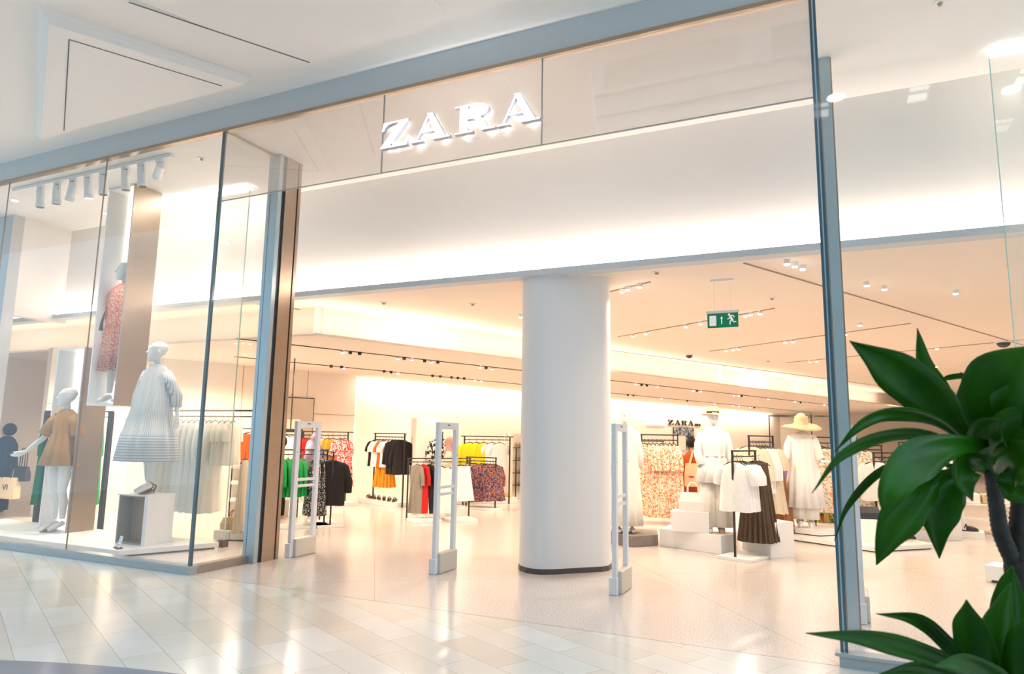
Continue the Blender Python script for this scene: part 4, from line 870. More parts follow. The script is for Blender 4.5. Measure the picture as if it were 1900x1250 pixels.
obj('hair', MB().ball((0, .03, 1.42), .10, (1, 1.05, 1.1)), GM['black'], p, smooth=True)
tb = bag('tote_bag', (-12.35, 1.75, .30), rd(10), GM['tote'], .46, .34, .12, 'beige canvas tote bag with dark letters held at the far left', True, GM['black'], 'tote bag', .25)
tx = bpy.data.curves.new('tote_text', 'FONT'); tx.body = 'VI'; tx.size = .14; tx.extrude = .001
tobj = bpy.data.objects.new('printed_text', tx); C.objects.link(tobj); tobj.data.materials.append(GM['black'])
bpy.context.view_layer.update(); mtx = bpy.data.meshes.new_from_object(tobj); bpy.data.objects.remove(tobj)
obj('printed_letters', mtx, None, tb, loc=(-.02, -.064, .14), rot=(PI/2, 0, 0))
bag('shoulder_bag', (-12.15, 1.85, .58), rd(10), blk, .26, .24, .1, 'black shoulder bag beside the beige tote at far left', True, blk, 'handbag', .3)

# ------------------------------------------------------------------ right hand side of the shop
t = obj('display_plinth', MB().prism([(-2.95, 4.30), (-2.5, 4.08), (-2.22, 4.42), (-2.35, 4.9), (-2.9, 4.9)], 0, .145), M['concrete'], None, bevel=.006); tag(t, 'low dark grey stone plinth right of the column', 'plinth')
t = thing('display_platform', 'white display platform carrying the straw-hat mannequin', 'platform', (0, 0, 0))
obj('platform_body', MB().prism([(-2.20, 4.42), (-1.34, 4.10), (-1.20, 4.38), (-1.25, 5.2), (-2.1, 5.3)], 0, .235), M['plinth_white'], t, bevel=.006)
t = obj('display_box', MB().box(-2.0, -1.50, 4.06+.15, 4.5, .236, .50), M['plinth_white'], None, bevel=.004); tag(t, 'white box on the platform under the white handbag', 'display block')
wl = plain('white_leather', (.84, .82, .78), .35)
bag('handbag', (-1.72, 4.32, .501), rd(0), wl, .36, .24, .14, 'large white structured handbag with round handles on the white box', True, wl, 'handbag', .13)
# white coat mannequin
m4 = mannequin('white mannequin in long white coat on the grey plinth behind the third gate', (-2.68, 4.42, .146), rd(20), 1.74, (((-.19, .02, 1.12), (-.2, 0, .9), (0, -.1, -1)), ((.19, .02, 1.12), (.2, 0, .9), (0, -.1, -1))), vox=.01)
robe('coat', [(1.48, .07, .06, 0, 0, .01), (1.40, .165, .10, 0, 0, .02), (1.2, .18, .13, 0, 0, .02), (.9, .19, .15, 0, 0, .04), (.4, .22, .18, 0, 0, .05), (.10, .24, .20, 0, 0, .05)], GM['offwhite'], m4, sleeves=[([(.14, 0, 1.38), (.20, .0, 1.12), (.21, 0, .92)], [.064, .06, .056]), ([(-.14, 0, 1.38), (-.20, .0, 1.12), (-.21, 0, .92)], [.064, .06, .056])])
# fedora mannequin
m5 = mannequin('white mannequin in straw fedora, belted shirt and wide trousers on the platform', (-1.45, 4.40, .236), rd(18), 1.62, (((-.20, .02, 1.12), (-.17, -.09, .92), (.25, -.15, -1)), ((.21, .02, 1.12), (.23, -.03, .92), (0, -.1, -1))), feet=((-.10, -.02), (.09, .03)), heel=.05, headyaw=.2)
k_ = 1.62/1.75
robe('shirt', [(1.50*k_, .07, .06, 0, 0, .01), (1.46*k_, .11, .08, 0, 0, .01), (1.40*k_, .165, .10, 0, 0, .02), (1.25*k_, .17, .13, 0, 0, .03), (1.09*k_, .145, .115, 0, 0, .05), (1.07*k_, .145, .115, 0, 0, .06), (.90*k_, .20, .165, 0, 0, .07), (.70*k_, .235, .19, 0, 0, .07)], GM['white'], m5, k=9, sleeves=[([(.14, 0, 1.39*k_), (.19, .02, 1.24*k_), (.21, .02, 1.08*k_), (.225, -.02, .93*k_)], [.062, .058, .054, .05]), ([(-.14, 0, 1.39*k_), (-.19, .02, 1.24*k_), (-.20, .0, 1.08*k_), (-.175, -.08, .93*k_)], [.062, .058, .054, .05])])
robe('belt', [(1.10*k_, .150, .12, 0, 0, .01), (1.055*k_, .150, .12, 0, 0, .01)], GM['offwhite'], m5)
for s in (-1, 1): robe('trouser_leg', [(.85*k_, .11, .11, s*.075, 0, .02), (.5*k_, .115, .12, s*.095, 0, .03), (.08*k_, .13, .135, s*.10, 0, .04)], GM['offwhite'], m5, k=7)
straw = plain('straw', (.76, .60, .36), .8, var=.15, scale=80, bs=.4)
def hat(loc, rot, R, crown, h, droop, label, band, rx=0.0, pinch=0.0):
    t = thing('straw_hat', label, 'hat', loc, rot); t.rotation_euler = (rx, 0, rot)
    n = 48; rs = []
    for r_, z_ in ((crown*.55, h), (crown*.88, h*.96), (crown, h*.6), (crown*1.04, .01), (crown*1.25, .0), (R*.8, -droop*.35), (R, -droop)):
        rs.append([(r_*math.cos(2*PI*j/n), r_*1.12*math.sin(2*PI*j/n), z_+(.02*math.sin(2*2*PI*j/n+.6) if r_ > crown*1.3 else 0)*R*3-(pinch*max(0, 1-abs(math.cos(2*PI*j/n))*1.3) if r_ < crown*.9 else 0)) for j in range(n)])
    mb = MB(); mb.rings(rs, cap=False); mb.bm.faces.new([v for v in list(mb.bm.verts)[:n]])
    o = obj('hat_body', mb, straw, t, smooth=True, ang=1.2); so = o.modifiers.new('t', 'SOLIDIFY'); so.thickness = .004
    if band: obj('hat_band', MB().rings([[(crown*1.05*math.cos(2*PI*j/n), crown*1.05*1.12*math.sin(2*PI*j/n), zz) for j in range(n)] for zz in (.008, .032)], cap=False), GM['black'], t)
    return t
hat((-1.45, 4.395, 1.79), rd(28), .15, .078, .105, .01, 'straw fedora with black band on the platform mannequin', True, .0, .02)
for i, (dx, dy) in enumerate(((-.11, -.04), (.07, .02))): shoe('court_shoe', nude, (-1.45+dx, 4.38+dy, .236), rd(18), ['cream heeled shoe on the left foot of the fedora mannequin', 'cream heeled shoe on the right foot of the fedora mannequin'][i], 'shoe', None, .05, .95)
# sun hat mannequin
pl2 = thing('display_platform', 'wide two-step white platform behind the right glass post', 'platform', (0, 0, 0))
obj('lower_step', MB().prism([(-.62, 5.95), (.44, 5.34), (1.20, 6.10), (.4, 7.6), (-.6, 7.9)], 0.015, .075), M['plinth_white'], pl2, bevel=.003)
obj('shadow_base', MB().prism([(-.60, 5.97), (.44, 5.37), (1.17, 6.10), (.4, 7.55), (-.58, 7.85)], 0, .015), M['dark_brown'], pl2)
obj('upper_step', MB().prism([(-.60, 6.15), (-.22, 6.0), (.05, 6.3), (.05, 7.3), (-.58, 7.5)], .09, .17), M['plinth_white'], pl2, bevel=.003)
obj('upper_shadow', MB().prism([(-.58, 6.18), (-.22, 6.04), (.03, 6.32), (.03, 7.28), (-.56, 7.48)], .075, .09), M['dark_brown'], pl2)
m6 = mannequin('white mannequin in wide sun hat and long white dress near the right glass post', (-.42, 6.30, .171), rd(5), 1.68, (((-.22, -.05, 1.10), (-.26, -.20, 1.02), (-.6, -.6, -.1), (.5, -.6, 0)), ((.22, -.05, 1.10), (.27, -.2, 1.02), (.7, -.6, 0), (-.5, -.6, 0))), feet=((-.07, -.05), (.08, .0)), heel=.05)
k_ = 1.68/1.75
robe('dress', [(1.47*k_, .08, .07, 0, 0, .01), (1.41*k_, .165, .10, 0, 0, .02), (1.25*k_, .175, .13, 0, 0, .03), (1.08*k_, .17, .13, 0, 0, .05), (.8*k_, .22, .17, 0, 0, .07), (.30*k_, .27, .21, 0, 0, .08)], GM['white'], m6, sleeves=[([(.14, 0, 1.39*k_), (.20, -.01, 1.25*k_), (.23, -.05, 1.09*k_), (.26, -.16, 1.03*k_)], [.062, .058, .05, .045]), ([(-.14, 0, 1.39*k_), (-.20, -.01, 1.25*k_), (-.23, -.05, 1.09*k_), (-.25, -.16, 1.03*k_)], [.062, .058, .05, .045])])
for s in (-1, 1): robe('trouser_leg', [(.5*k_, .10, .11, s*.085, 0, .02), (.12*k_, .115, .12, s*.085, -.01, .04)], GM['offwhite'], m6, k=7)
hat((-.42, 6.28, 1.70), rd(20), .29, .10, .13, .05, 'very wide straw sun hat on the mannequin near the right post', False, .12)
for i, dx in enumerate((-.08, .08)): shoe('court_shoe', wl, (-.42+dx, 6.25, .171), rd(8), ['white heeled shoe on the left foot of the sun-hat mannequin', 'white heeled shoe on the right foot of the sun-hat mannequin'][i], 'shoe', None, .05, .95)
# racks
t, a, z = rack('clothes_rack', 'tall black rack of orange floral dresses between column and fedora mannequin', (-3.05, 6.85), 8, .62, 1.50, base=False, drop=.08)
hang((-3.05, 6.85), a, z, [('dress', 'orfloral', 8, 'cream and orange floral dress')], 'on the tall rack right of the column', .05, .072, rd(35))
for o in list(C.objects):
    if o.get('label', '').startswith('cream and orange floral'): o.scale = (1.1, 1.05, 1.03)
t, a, z = rack('clothes_rack', 'front black rack of white shirts and olive pleated skirts on a white base', (-1.13, 3.76), 70, .62, 1.30, bz=.04, bw=.44)
hang((-1.13, 3.76), a, z, [('shirt', 'white', 4, 'white short-sleeved shirt')], 'on the front rack by the fedora mannequin', .06, .07, rd(80))
for o in list(C.objects):
    if 'front rack by the fedora' in o.get('label', ''): o.scale = (1, .82, 1.02)
for i in range(3): garment('pleated', 'olive', (-.92+.03*i, 4.07+.08*i, z), rd(78), 'dark olive pleated skirt hanging behind the white shirts, %s from the front' % ordn(i), 'olive pleated skirts', i, .72)
t, a, z = rack('clothes_rack', 'second tall black rack of white blouses and brown pleated skirts', (-1.12, 5.60), 68, .75, 1.50, base=False, drop=.08)
hang((-1.12, 5.60), a, z, [('jacket', 'cream', 1, 'cream open jacket at the front'), ('jacket', 'white', 3, 'white long-sleeved blouse'), ('middress', 'cream', 2, 'cream flared dress')], 'on the second rack behind the olive skirts', .05, .09, rd(80))
for i in range(2): garment('pleated', 'brown', (-.86+.04*i, 6.12+.08*i, 1.10), rd(80), ['brown pleated skirt hanging low behind the cream dresses, front one', 'brown pleated skirt hanging low behind the cream dresses, back one'][i], 'brown pleated skirts', i, .9)
t = obj('display_block', MB().prism([(-1.12, 4.40), (-.75, 4.09), (-.49, 4.37), (-.86, 4.72)], 0, .435), M['plinth_white'], None, bevel=.004); tag(t, 'plain white block right of the olive skirts', 'display block')
cg = thing('metal_frame', 'thin black box frame standing around the sun-hat mannequin', 'display frame', (0, 0, .0))
fr = [(-.93, 6.95), (-.45, 7.6), (-.02, 7.05), (-.28, 6.5)]
for x, y in fr: obj('upright', MB().box(x-.008, x+.008, y-.008, y+.008, .0, 1.86), M['black_metal'], cg)
for i in range(4): obj('top_rail', MB().cyl((fr[i][0], fr[i][1], 1.85), (fr[(i+1) % 4][0], fr[(i+1) % 4][1], 1.85), .008, 8), M['black_metal'], cg)
t, a, z = rack('clothes_rack', 'black rack of pastel floral dresses behind the right glass post', (-.30, 7.10), 20, .70, 1.50, base=False, drop=.08)
hang((-.30, 7.10), a, z, [('dress', 'meadow', 3, 'yellow and red meadow-print dress')], 'behind the right glass post', .02, .06, rd(100))
garment('middress', 'pastel', (-.05, 6.85, 1.40), rd(85), 'pastel floral dress in front, left of the right glass post', 'pastel floral dresses', 0, 1.05)
garment('middress', 'pastel', (.30, 6.90, 1.40), rd(85), 'pastel floral dress just right of the glass post', 'pastel floral dresses', 1, 1.05)
garment('longdress', 'purple', (-.95, 8.2, 1.36), rd(100), 'violet long dress left of the sun-hat mannequin', None, 0, .9)
t, a, z = rack('clothes_rack', 'black rack of blue denim dresses right of the glass post', (.12, 7.85), 0, .62, 1.38, base=False, drop=.06)
hang((.12, 7.85), a, z, [('blouse', 'denim', 6, 'washed blue denim dress')], 'right of the glass post', .06, .075, rd(35))
for o in list(C.objects):
    if o.get('label', '').startswith('washed blue'): o.scale = (1.1, .8, 1.25)
t, a, z = rack('clothes_rack', 'black rack of white blouses behind the big foreground leaves', (.55, 6.45), 40, .6, 1.28, base=False, drop=.06)
hang((.55, 6.45), a, z, [('blouse', 'offwhite', 4, 'white puff-sleeved blouse')], 'behind the foreground leaves', .05, .08, rd(85))
garment('middress', 'meadow', (1.02, 6.55, .858), rd(90), 'colourful meadow-print skirt low between the plant leaves', None, 1, .8).scale = (1, .6, .62)
t = obj('display_block', MB().prism([(.20, 5.98), (.62, 5.80), (.82, 6.15), (.45, 6.40)], .076, .36), M['plinth_white'], None, bevel=.004); tag(t, 'white block with black bag on the wide platform', 'display block')
bag('handbag', (.42, 6.10, .361), rd(15), blk, .30, .17, .14, 'black box bag on the white block right of the glass post', False, None, 'handbag')
for i, (x, y) in enumerate(((.75, 6.35), (.92, 6.50))): shoe('flat_shoe', blk, (x, y, .076), rd(70), ['black flat shoe on the wide platform, left of the pair', 'black flat shoe on the wide platform, right of the pair'][i], 'shoe', None)
t = thing('display_counter', 'long plain white counter block behind the plant', 'counter', (0, 0, 0))
obj('counter_body', MB().prism([(.95, 6.95), (1.72, 7.31), (1.55, 7.75), (.8, 7.4)], .0, .44), M['plinth_white'], t, bevel=.004)
t = thing('display_table', 'white table with folded jeans behind the plant', 'table', (1.15, 8.0, 0), rd(15))
obj('tabletop', MB().box(-.35, .65, -.3, .3, .62, .66), M['plinth_white'], t, bevel=.003)
for x in (-.32, .62):
    for y in (-.27, .27): obj('leg', MB().box(x-.02, x+.02, y-.02, y+.02, 0, .62), M['plinth_white'], t)
for i in range(10):
    x, y = 1.0+.2*(i % 4), 7.88+.02*i; zz = .66+.035*(i//4)
    o = obj('folded_jeans', MB().box(-.09, .09, -.13, .13, 0, .034), GM['navy' if i % 3 else 'denim'], None, loc=(x, 7.95+.04*(i % 4), zz), rot=(0, 0, rd(10+4*(i % 4))), bevel=.012)
    tag(o, 'folded %s jeans on the table behind the plant, %s in the %s pile' % (('dark navy' if i % 3 else 'blue'), ['lowest', 'middle', 'topmost'][i//4], ordn(i % 4)), 'jeans', 'folded jeans on the table')
for i in range(3): garment('tee', ['white', 'black', 'white'][i], (1.25+.18*i, 9.2, 1.38), rd(60), ['white top', 'black top', 'white top'][i]+' far behind the plant, %s from the left' % ordn(i), 'tops behind the plant', i)
t, a, z = rack('clothes_rack', 'far black rack of white and black tops glimpsed behind the plant', (1.1, 9.2), 5, .8, 1.44, base=False)
t = obj('display_plinth', MB().prism([(1.72, 7.65), (2.05, 7.62), (2.1, 8.0), (1.75, 8.05)], 0, .10), M['plinth_white'], None); tag(t, 'low white plinth with a black shoe near the right edge', 'plinth')
shoe('flat_shoe', blk, (1.86, 7.75, .10), rd(100), 'black flat shoe on the low white plinth near the right edge', 'shoe', None, 0, 1.2)
t = thing('shelf_unit', 'pale shelf unit with boxes near the right edge', 'shelf', (2.3, 8.6, 0))
for zz in (.2, .45): obj('shelf_board', MB().box(-.45, .6, -.2, .2, zz, zz+.02), M['plinth_white'], t)
for x in (-.44, .58): obj('side', MB().box(x-.01, x+.01, -.2, .2, 0, .7), M['cream_wall'], t)
for i in range(3):
    o = obj('folded_stack', MB().box(-.12, .12, -.12, .12, 0, .16), GM[['offwhite', 'khaki', 'offwhite'][i]], None, loc=(2.05+.27*i, 8.6, .471), bevel=.02); tag(o, 'beige folded stack on the pale shelf, %s from the left' % ordn(i), 'folded clothes')
t = thing('bench_block', 'long white bench block on the floor at the right edge', 'bench', (0, 0, 0))
obj('bench_top', MB().prism([(1.41, 3.78), (2.3, 3.35), (2.45, 3.65), (1.55, 4.08)], .03, .175), M['plinth_white'], t, bevel=.003); obj('recessed_base', MB().prism([(1.47, 3.80), (2.3, 3.40), (2.4, 3.62), (1.56, 4.02)], 0, .03), M['dark_brown'], t)
# rack pieces left of the white-coat mannequin
t, a, z = rack('clothes_rack', 'black wall rack of pink and khaki clothes between the column and third gate', (-4.05, 8.9), 15, .9, 1.38, base=False)
hang((-4.05, 8.9), a, z, [('trousers', 'khaki', 2, 'khaki trousers'), ('tee', 'pink', 2, 'pale pink top')], 'beside the column, behind the third gate', .12, .16, rd(80))
t = thing('shoe_shelf', 'low white shelf with folded items beside the column', 'shelf', (-3.75, 7.6, 0))
obj('shelf_board', MB().box(-.4, .4, -.15, .15, .52, .54), M['black_metal'], t); obj('shelf_body', MB().box(-.4, .4, -.15, .15, 0, .30), M['plinth_white'], t)
for x in (-.38, .38): obj('post', MB().box(x-.01, x+.01, -.01, .01, .3, .52), M['black_metal'], t)
shoe('court_shoe', nude, (-3.62, 7.55, .541), rd(90), 'dark shoe on the shelf beside the column', 'shoe')
# wall sign and poster
ks = thing('wall_sign', 'small black serif ZARA KIDS lettering on the long wall', 'sign', (0, 0, 0)); ks.matrix_world = MW
bk_ = plain('sign_black', (.015, .012, .012), .5)
for ch, x0, wd in (('Z', 14.90, .44), ('A', 15.42, .46), ('R', 15.98, .46), ('A', 16.52, .46)):
    o = obj('letter', letter(ch, 1.0, .02).mesh('letter'), bk_, ks, loc=(x0, .10, 1.99)); o.scale = (wd, 1, .20)
tx = bpy.data.curves.new('kids_text', 'FONT'); tx.body = 'KIDS'; tx.size = .14; tx.extrude = .01; tx.offset = .004
tobj = bpy.data.objects.new('kids', tx); C.objects.link(tobj); tobj.data.materials.append(bk_)
bpy.context.view_layer.update(); mtx = bpy.data.meshes.new_from_object(tobj); bpy.data.objects.remove(tobj)
o = obj('kids_letters', mtx, None, ks, loc=(17.12, .09, 1.99), rot=(PI/2, 0, 0)); o.scale = (1.7, 1, 1)
po = thing('wall_poster', 'dark blue-grey photo poster with a child portrait under the KIDS lettering', 'poster', (0, 0, 0)); po.matrix_world = MW
obj('picture', MB().box(15.3, 17.0, .06, .10, 1.0, 1.90), floral('poster_print', (.05, .07, .12), [(.22, .26, .34), (.40, .42, .46)], 7, .52), po)
obj('portrait', MB().prism([(16.55+.22*math.cos(t_), .24*math.sin(t_)+1.27) for t_ in [2*PI*k/20 for k in range(20)]], -.059, -.055, Matrix(((1,0,0,0),(0,0,1,0),(0,1,0,0),(0,0,0,1)))), plain('portrait_skin', (.55, .30, .22), .6), po)
obj('hair', MB().prism([(16.55+.25*math.cos(t_), .27*math.sin(t_)+1.33) for t_ in [PI*k/14 for k in range(15)]], -.0595, -.0545, Matrix(((1,0,0,0),(0,0,1,0),(0,1,0,0),(0,0,0,1)))), plain('portrait_hair', (.16, .09, .06), .7), po)
obj('board', MB().box(15.3, 16.2, .03, .09, 1.0, 1.55), M['cream_wall'], po)
struct('trim_19', MB().box(13.3, 14.7, .06, .10, 1.97, 2.02, MW), emit('wall_strip', (1, .9, .78), 1.6))
# ------------------------------------------------------------------ people in the shop
def person(label, loc, rot, H, top, bottom, hair, arms, scarf=None, hairsc=(1, 1.05, 1.1), long=False, skin=None, bun=False):
    p = thing('person', label, 'person', loc, rot); k = H/1.75
    figure('body', H, skin or M['skin'], arms, parent=p, vox=.012)
    sl = []
    for s, arm in zip((-1, 1), arms):
        el, wr = Vector(arm[0]), Vector(arm[1]); sl.append(([Vector((s*.13, 0, 1.39))*k, (Vector((s*.17, 0, 1.37))+el)*k/2, el*k, (el+wr*3)*k/4], [.08*k, .075*k, .07*k, .06*k]))
    robe('coat' if long else 'top', [(1.50*k, .06*k, .055*k, 0, 0, 0), (1.44*k, .13*k, .09*k, 0, 0, .01), (1.38*k, .185*k, .12*k, 0, 0, .02), (1.2*k, .19*k, .14*k, 0, 0, .02), (1.0*k, .20*k, .15*k, 0, 0, .03), (.82*k, .22*k, .17*k, 0, 0, .04)]+([(.35*k, .25*k, .21*k, 0, 0, .05)] if long else []), top, p, k=9, sleeves=sl)
    for s in (-1, 1): robe('trouser_leg', [(.9*k, .10*k, .11*k, s*.085*k, 0, .02), (.5*k, .075*k, .085*k, s*.085*k, 0, .02), (.06*k, .06*k, .075*k, s*.09*k, .01, .02)], bottom, p, k=5)
    if scarf: 
        mb = MB(); mb.ball((0, .012*k, 1.665*k), .118*k, (.92, 1.02, 1.12), 24); mb.rings([[(wx*k*math.cos(2*PI*j/28), wy*k*math.sin(2*PI*j/28)+.01, z*k) for j in range(28)] for z, wx, wy in ((1.62, .10, .10), (1.52, .105, .10), (1.45, .17, .13), (1.36, .21, .16))])
        obj('headscarf', mb, scarf, p, smooth=True)
        obj('face', MB().ball((0, -.075*k, 1.65*k), .06*k, (.9, .75, 1.2), 20), skin or M['skin'], p, smooth=True)
    else:
        mb = MB().ball((0, .022*k, 1.685*k), .103*k, hairsc, 20)
        if bun: mb.ball((0, .05*k, 1.77*k), .06*k)
        obj('hair', mb, hair, p, smooth=True)
    return p
dn = (((-.2, .02, 1.12), (-.17, -.10, .95), (0, -.5, -.9)), ((.2, .02, 1.12), (.17, -.10, .95), (0, -.5, -.9)))
po_ = person('person with black turban and rust-brown long coat seen from behind', (-2.32, 7.6, 0), rd(185), 1.44, GM['rust'], GM['black'], GM['black'], dn, None, (1.1, 1.15, 1.1), True, bun=True)
bp = bag('backpack_bag', (-2.22, 7.33, .62), rd(5), GM['tote'], .36, .40, .12, 'beige fabric bag with pink lips print on the back of the rust coat', False, None, 'bag')
obj('lips_print', MB().ball((-.06, -.062, .17), .04, (1.3, .12, .5)), plain('lips_pink', (.75, .03, .16), .5), bp, smooth=True)
obj('strap', MB().tube([(-.1, -.02, .36), (-.03, .06, .62), (.03, .06, .62), (.1, -.02, .36)], .018, 8), GM['tote'], bp)
rb = bag('shopping_bag', (-2.62, 7.5, .38), rd(5), GM['red'], .2, .30, .1, 'red bag beside the person in the rust coat', True, GM['red'], 'bag', .14)
person('person in lavender headscarf and top browsing between green blouses and black jackets', (-8.40, 4.60, 0), rd(70), 1.42, GM['lavender'], GM['black'], GM['black'], dn, GM['lavender'])
person('person in pink headscarf and cream top with dark waistcoat at the yellow rack', (-6.80, 6.60, 0), rd(-60), 1.40, GM['cream'], GM['black'], GM['black'], (((-.2, -.05, 1.12), (-.22, -.28, 1.08), (-.2, -.9, 0)), ((.2, -.05, 1.12), (.17, -.27, 1.08), (0, -.9, 0))), GM['pinkscarf'])
person('person in black with long dark hair beside the left glass post', (-8.62, 3.98, 0), rd(60), 1.34, GM['offwhite'], GM['black'], GM['black'], dn, None, (1.2, 1.2, 1.5), False)
# dome cameras
for (x, y, r_, lb) in ((-2.78, 10.07, .09, 'small black dome camera on the ceiling under the exit sign'), (2.91, 9.74, .13, 'larger black dome camera above the plant')):
    t = thing('dome_camera', lb, 'security camera', (x, y, 3.3)); obj('mount', MB().tube([(0,0,0),(0,0,-.03)], [r_*1.1, r_], 20), M['lamp_white'], t); obj('dome', MB().ball((0,0,-.03), r_*.85, (1,1,.8)), M['dark_gap'], t, smooth=True)

# ------------------------------------------------------------------ foreground plant
def UP(x, y, d):
    r_ = rt2*((x-950)/FL) - up2*((y-625)/FL) + fwd
    return CAM + r_*d
leafm, nt, b = newmat('leaf_green'); b.inputs['Roughness'].default_value = .34; b.inputs['Specular IOR Level'].default_value = .2
c = coords(nt, 'Object', (9, 9, 4)); nz = N(nt, 'ShaderNodeTexNoise'); nt.links.new(c, nz.inputs['Vector']); nz.inputs['Scale'].default_value = 1
mx = N(nt, 'ShaderNodeMix', data_type='RGBA'); nt.links.new(nz.outputs[0], mx.inputs[0]); mx.inputs[6].default_value = (.004, .040, .001, 1); mx.inputs[7].default_value = (.030, .150, .003, 1)
nt.links.new(mx.outputs[2], b.inputs['Base Color'])
plant = thing('potted_dracaena', 'large glossy green dracaena plant in the right foreground', 'plant', (UP(1880, 1100, 1.9).x, UP(1880, 1100, 1.9).y, 0))
PO = Vector(plant.location)
def spline(P, n=22):
    out = []; P = [Vector(p) for p in P]; Q = [P[0]*2-P[1]]+P+[P[-1]*2-P[-2]]
    segs = len(P)-1
    for i in range(n+1):
        u = i/n*segs; k = min(int(u), segs-1); t = u-k; a0, a1, a2, a3 = Q[k:k+4]
        out.append(.5*((2*a1)+(a2-a0)*t+(2*a0-5*a1+4*a2-a3)*t*t+(3*a1-a0-3*a2+a3)*t**3))
    return out
def leaf(pix, wpx, tw=0.0, fold=.30, peak=.47):
    P = spline([UP(*q) for q in pix]); n = len(P)-1; L = []; 
    dmid = sum(q[2] for q in pix)/len(pix); W = .80*wpx/FL*dmid/2
    for i, p in enumerate(P):
        t = i/n; d = (P[min(i+1, n)]-P[max(i-1, 0)]).normalized(); view = (CAM-p).normalized()
        lat = d.cross(view).normalized(); nn = lat.cross(d)
        ang = tw; l2 = lat*math.cos(ang)+nn*math.sin(ang); n2 = l2.cross(d)
        pw = math.log(.5)/math.log(peak); w_ = W*(math.sin(PI*min(1, (t**pw)))**1.12*.98 if t > 0 else 0)+.001+(.006 if t < .1 else 0)
        wav = 1+.06*math.sin(t*17+pix[0][0])
        L.append([p-l2*w_*wav+n2*w_*fold*.6, p-l2*w_*.5-n2*w_*fold*.15, p-n2*w_*fold, p+l2*w_*.5-n2*w_*fold*.15, p+l2*w_*wav+n2*w_*fold*.6])
    mb = MB(); mb.rings([[q-PO for q in r_] for r_ in L], close=False, cap=False)
    o = obj('leaf', mb, leafm, plant, smooth=True); so = o.modifiers.new('t', 'SOLIDIFY'); so.thickness = .0012
    return o
B = (1835, 850, 1.90)
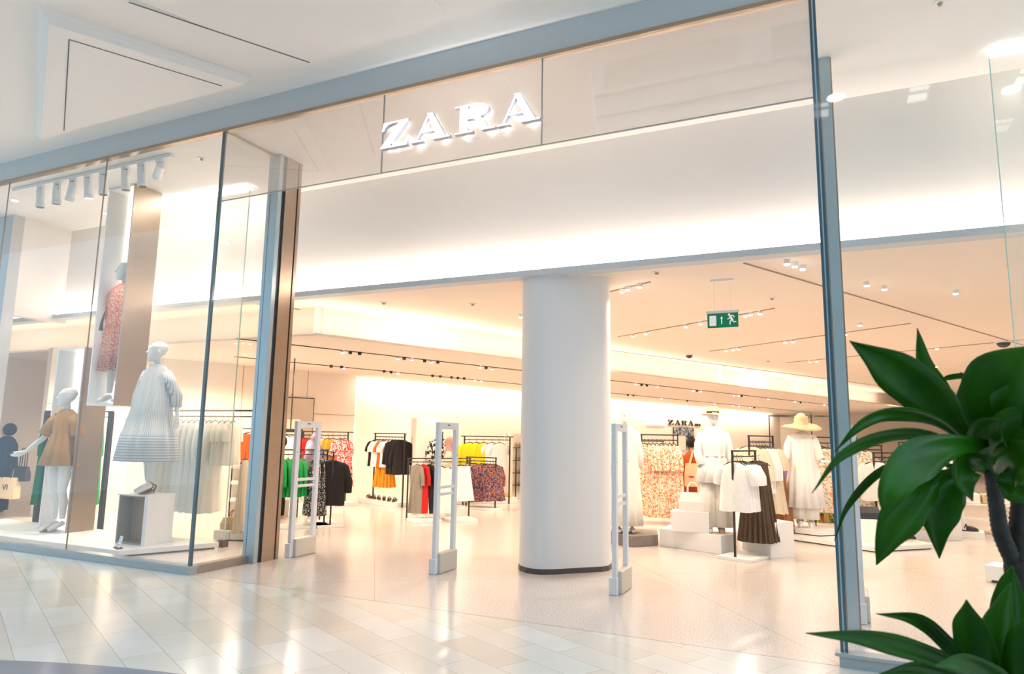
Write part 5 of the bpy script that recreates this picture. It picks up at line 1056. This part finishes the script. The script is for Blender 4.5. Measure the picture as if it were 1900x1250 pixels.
for pix, wd, tw in [
    ([(1800,815,1.86),(1730,745,1.78),(1650,680,1.72),(1576,632,1.70)], 105, .1), ([(1820,850,1.92),(1765,760,1.95),(1722,690,1.98),(1702,608,2.0)], 62, .5),
    ([(1810,835,1.84),(1740,782,1.76),(1660,766,1.68),(1600,785,1.64),(1548,838,1.63)], 40, .7), ([(1800,835,1.82),(1720,806,1.72),(1640,808,1.64),(1560,845,1.60),(1506,915,1.60)], 36, .7),
    ([(1835,822,1.80),(1755,830,1.66),(1690,862,1.56),(1655,912,1.52),(1641,966,1.53)], 88, .1), ([(1745,880,1.86),(1700,925,1.80),(1655,985,1.78),(1626,1048,1.80)], 84, .0),
    ([(1800,880,1.88),(1760,915,1.83),(1742,965,1.82),(1743,1036,1.84)], 82, .2), ([(1800,870,1.95),(1720,858,1.97),(1640,870,1.98),(1575,935,2.0),(1548,1003,2.02)], 22, .5),
    ([(1850,850,1.90),(1850,760,1.84),(1875,690,1.80),(1915,640,1.80)], 170, .1), ([(1850,830,2.0),(1820,760,2.02),(1800,710,2.04),(1782,690,2.05)], 50, .6),
    ([(1840,870,1.98),(1870,800,1.86),(1905,740,1.80),(1960,720,1.8)], 120, .2), ([(1850,880,1.85),(1880,860,1.72),(1930,870,1.65),(1990,930,1.65)], 110, .1),
    ([(1850,890,1.95),(1830,850,1.85),(1840,800,1.75),(1860,780,1.70)], 90, .3), ([(1820,860,2.0),(1770,880,2.02),(1720,890,2.05),(1690,905,2.07)], 46, .6),
    ([(1840,860,2.05),(1900,820,2.1),(1960,830,2.15)], 110, .2), ([(1850,880,1.88),(1860,830,1.83),(1900,790,1.8),(1940,780,1.8)], 120, -.2),
    ([(1830,870,1.86),(1800,860,1.78),(1790,890,1.74),(1805,930,1.74)], 60, .3), ([(1850,890,1.8),(1890,900,1.74),(1930,940,1.72)], 90, .1),
    ([(1812,740,2.08),(1800,700,2.1),(1760,700,2.12),(1745,710,2.13)], 14, .3),
    ([(1870,1290,1.70),(1750,1225,1.62),(1620,1185,1.55),(1494,1174,1.50)], 52, .4), ([(1850,1290,1.72),(1770,1205,1.70),(1705,1150,1.68),(1625,1138,1.66)], 42, .5),
    ([(1830,1310,1.66),(1815,1220,1.62),(1800,1160,1.62),(1793,1112,1.63)], 84, .2), ([(1870,1310,1.70),(1850,1220,1.66),(1855,1150,1.66),(1876,1080,1.68)], 70, .2),
    ([(1890,1310,1.75),(1875,1200,1.75),(1872,1100,1.78),(1878,1050,1.8)], 70, .1), ([(1900,1310,1.62),(1905,1210,1.58),(1925,1130,1.56)], 90, .2),
    ([(1850,1290,1.78),(1780,1260,1.72),(1700,1240,1.66),(1630,1250,1.62)], 46, .5), ([(1880,1300,1.8),(1840,1230,1.84),(1790,1190,1.88),(1745,1205,1.9)], 40, .5),
    ([(1880,1300,1.66),(1850,1260,1.6),(1790,1230,1.55),(1730,1235,1.52)], 60, .4)]:
    leaf(pix, wd, tw)
bark = plain('bark', (.035, .028, .02), .8, var=.5, scale=30, bs=.8)
def ringed(P, r0, r1):
    S_ = spline(P, 40); return MB().tube([q-PO for q in S_], [(r0*(1-i/40)+r1*i/40)*(1+.10*(i % 2)) for i in range(41)], 14)
obj('stem', ringed([UP(1838,860,1.92), UP(1848,930,1.91), UP(1858,990,1.90), UP(1885,1050,1.90)], .017, .022), bark, plant, smooth=True)
obj('stem', ringed([UP(1905,860,1.95), UP(1893,950,1.92), UP(1890,1040,1.90)], .022, .026), bark, plant, smooth=True)
q0 = UP(1887,1035,1.90); q1 = UP(1895,1250,1.92)
obj('trunk', ringed([q0, q1, Vector((PO.x+.01, PO.y, .75)), Vector((PO.x, PO.y, .42))], .030, .045), bark, plant, smooth=True)
obj('pot', MB().rings([[(r_*math.cos(2*PI*j/32), r_*math.sin(2*PI*j/32), z_) for j in range(32)] for r_, z_ in ((.20, 0), (.26, .48), (.24, .48), (.235, .40))]), plain('pot_grey', (.30, .31, .32), .6), plant, smooth=True, ang=.6)
obj('soil', MB().tube([(0,0,.38), (0,0,.43)], .235, 24), plain('soil', (.04, .03, .02), .95), plant)
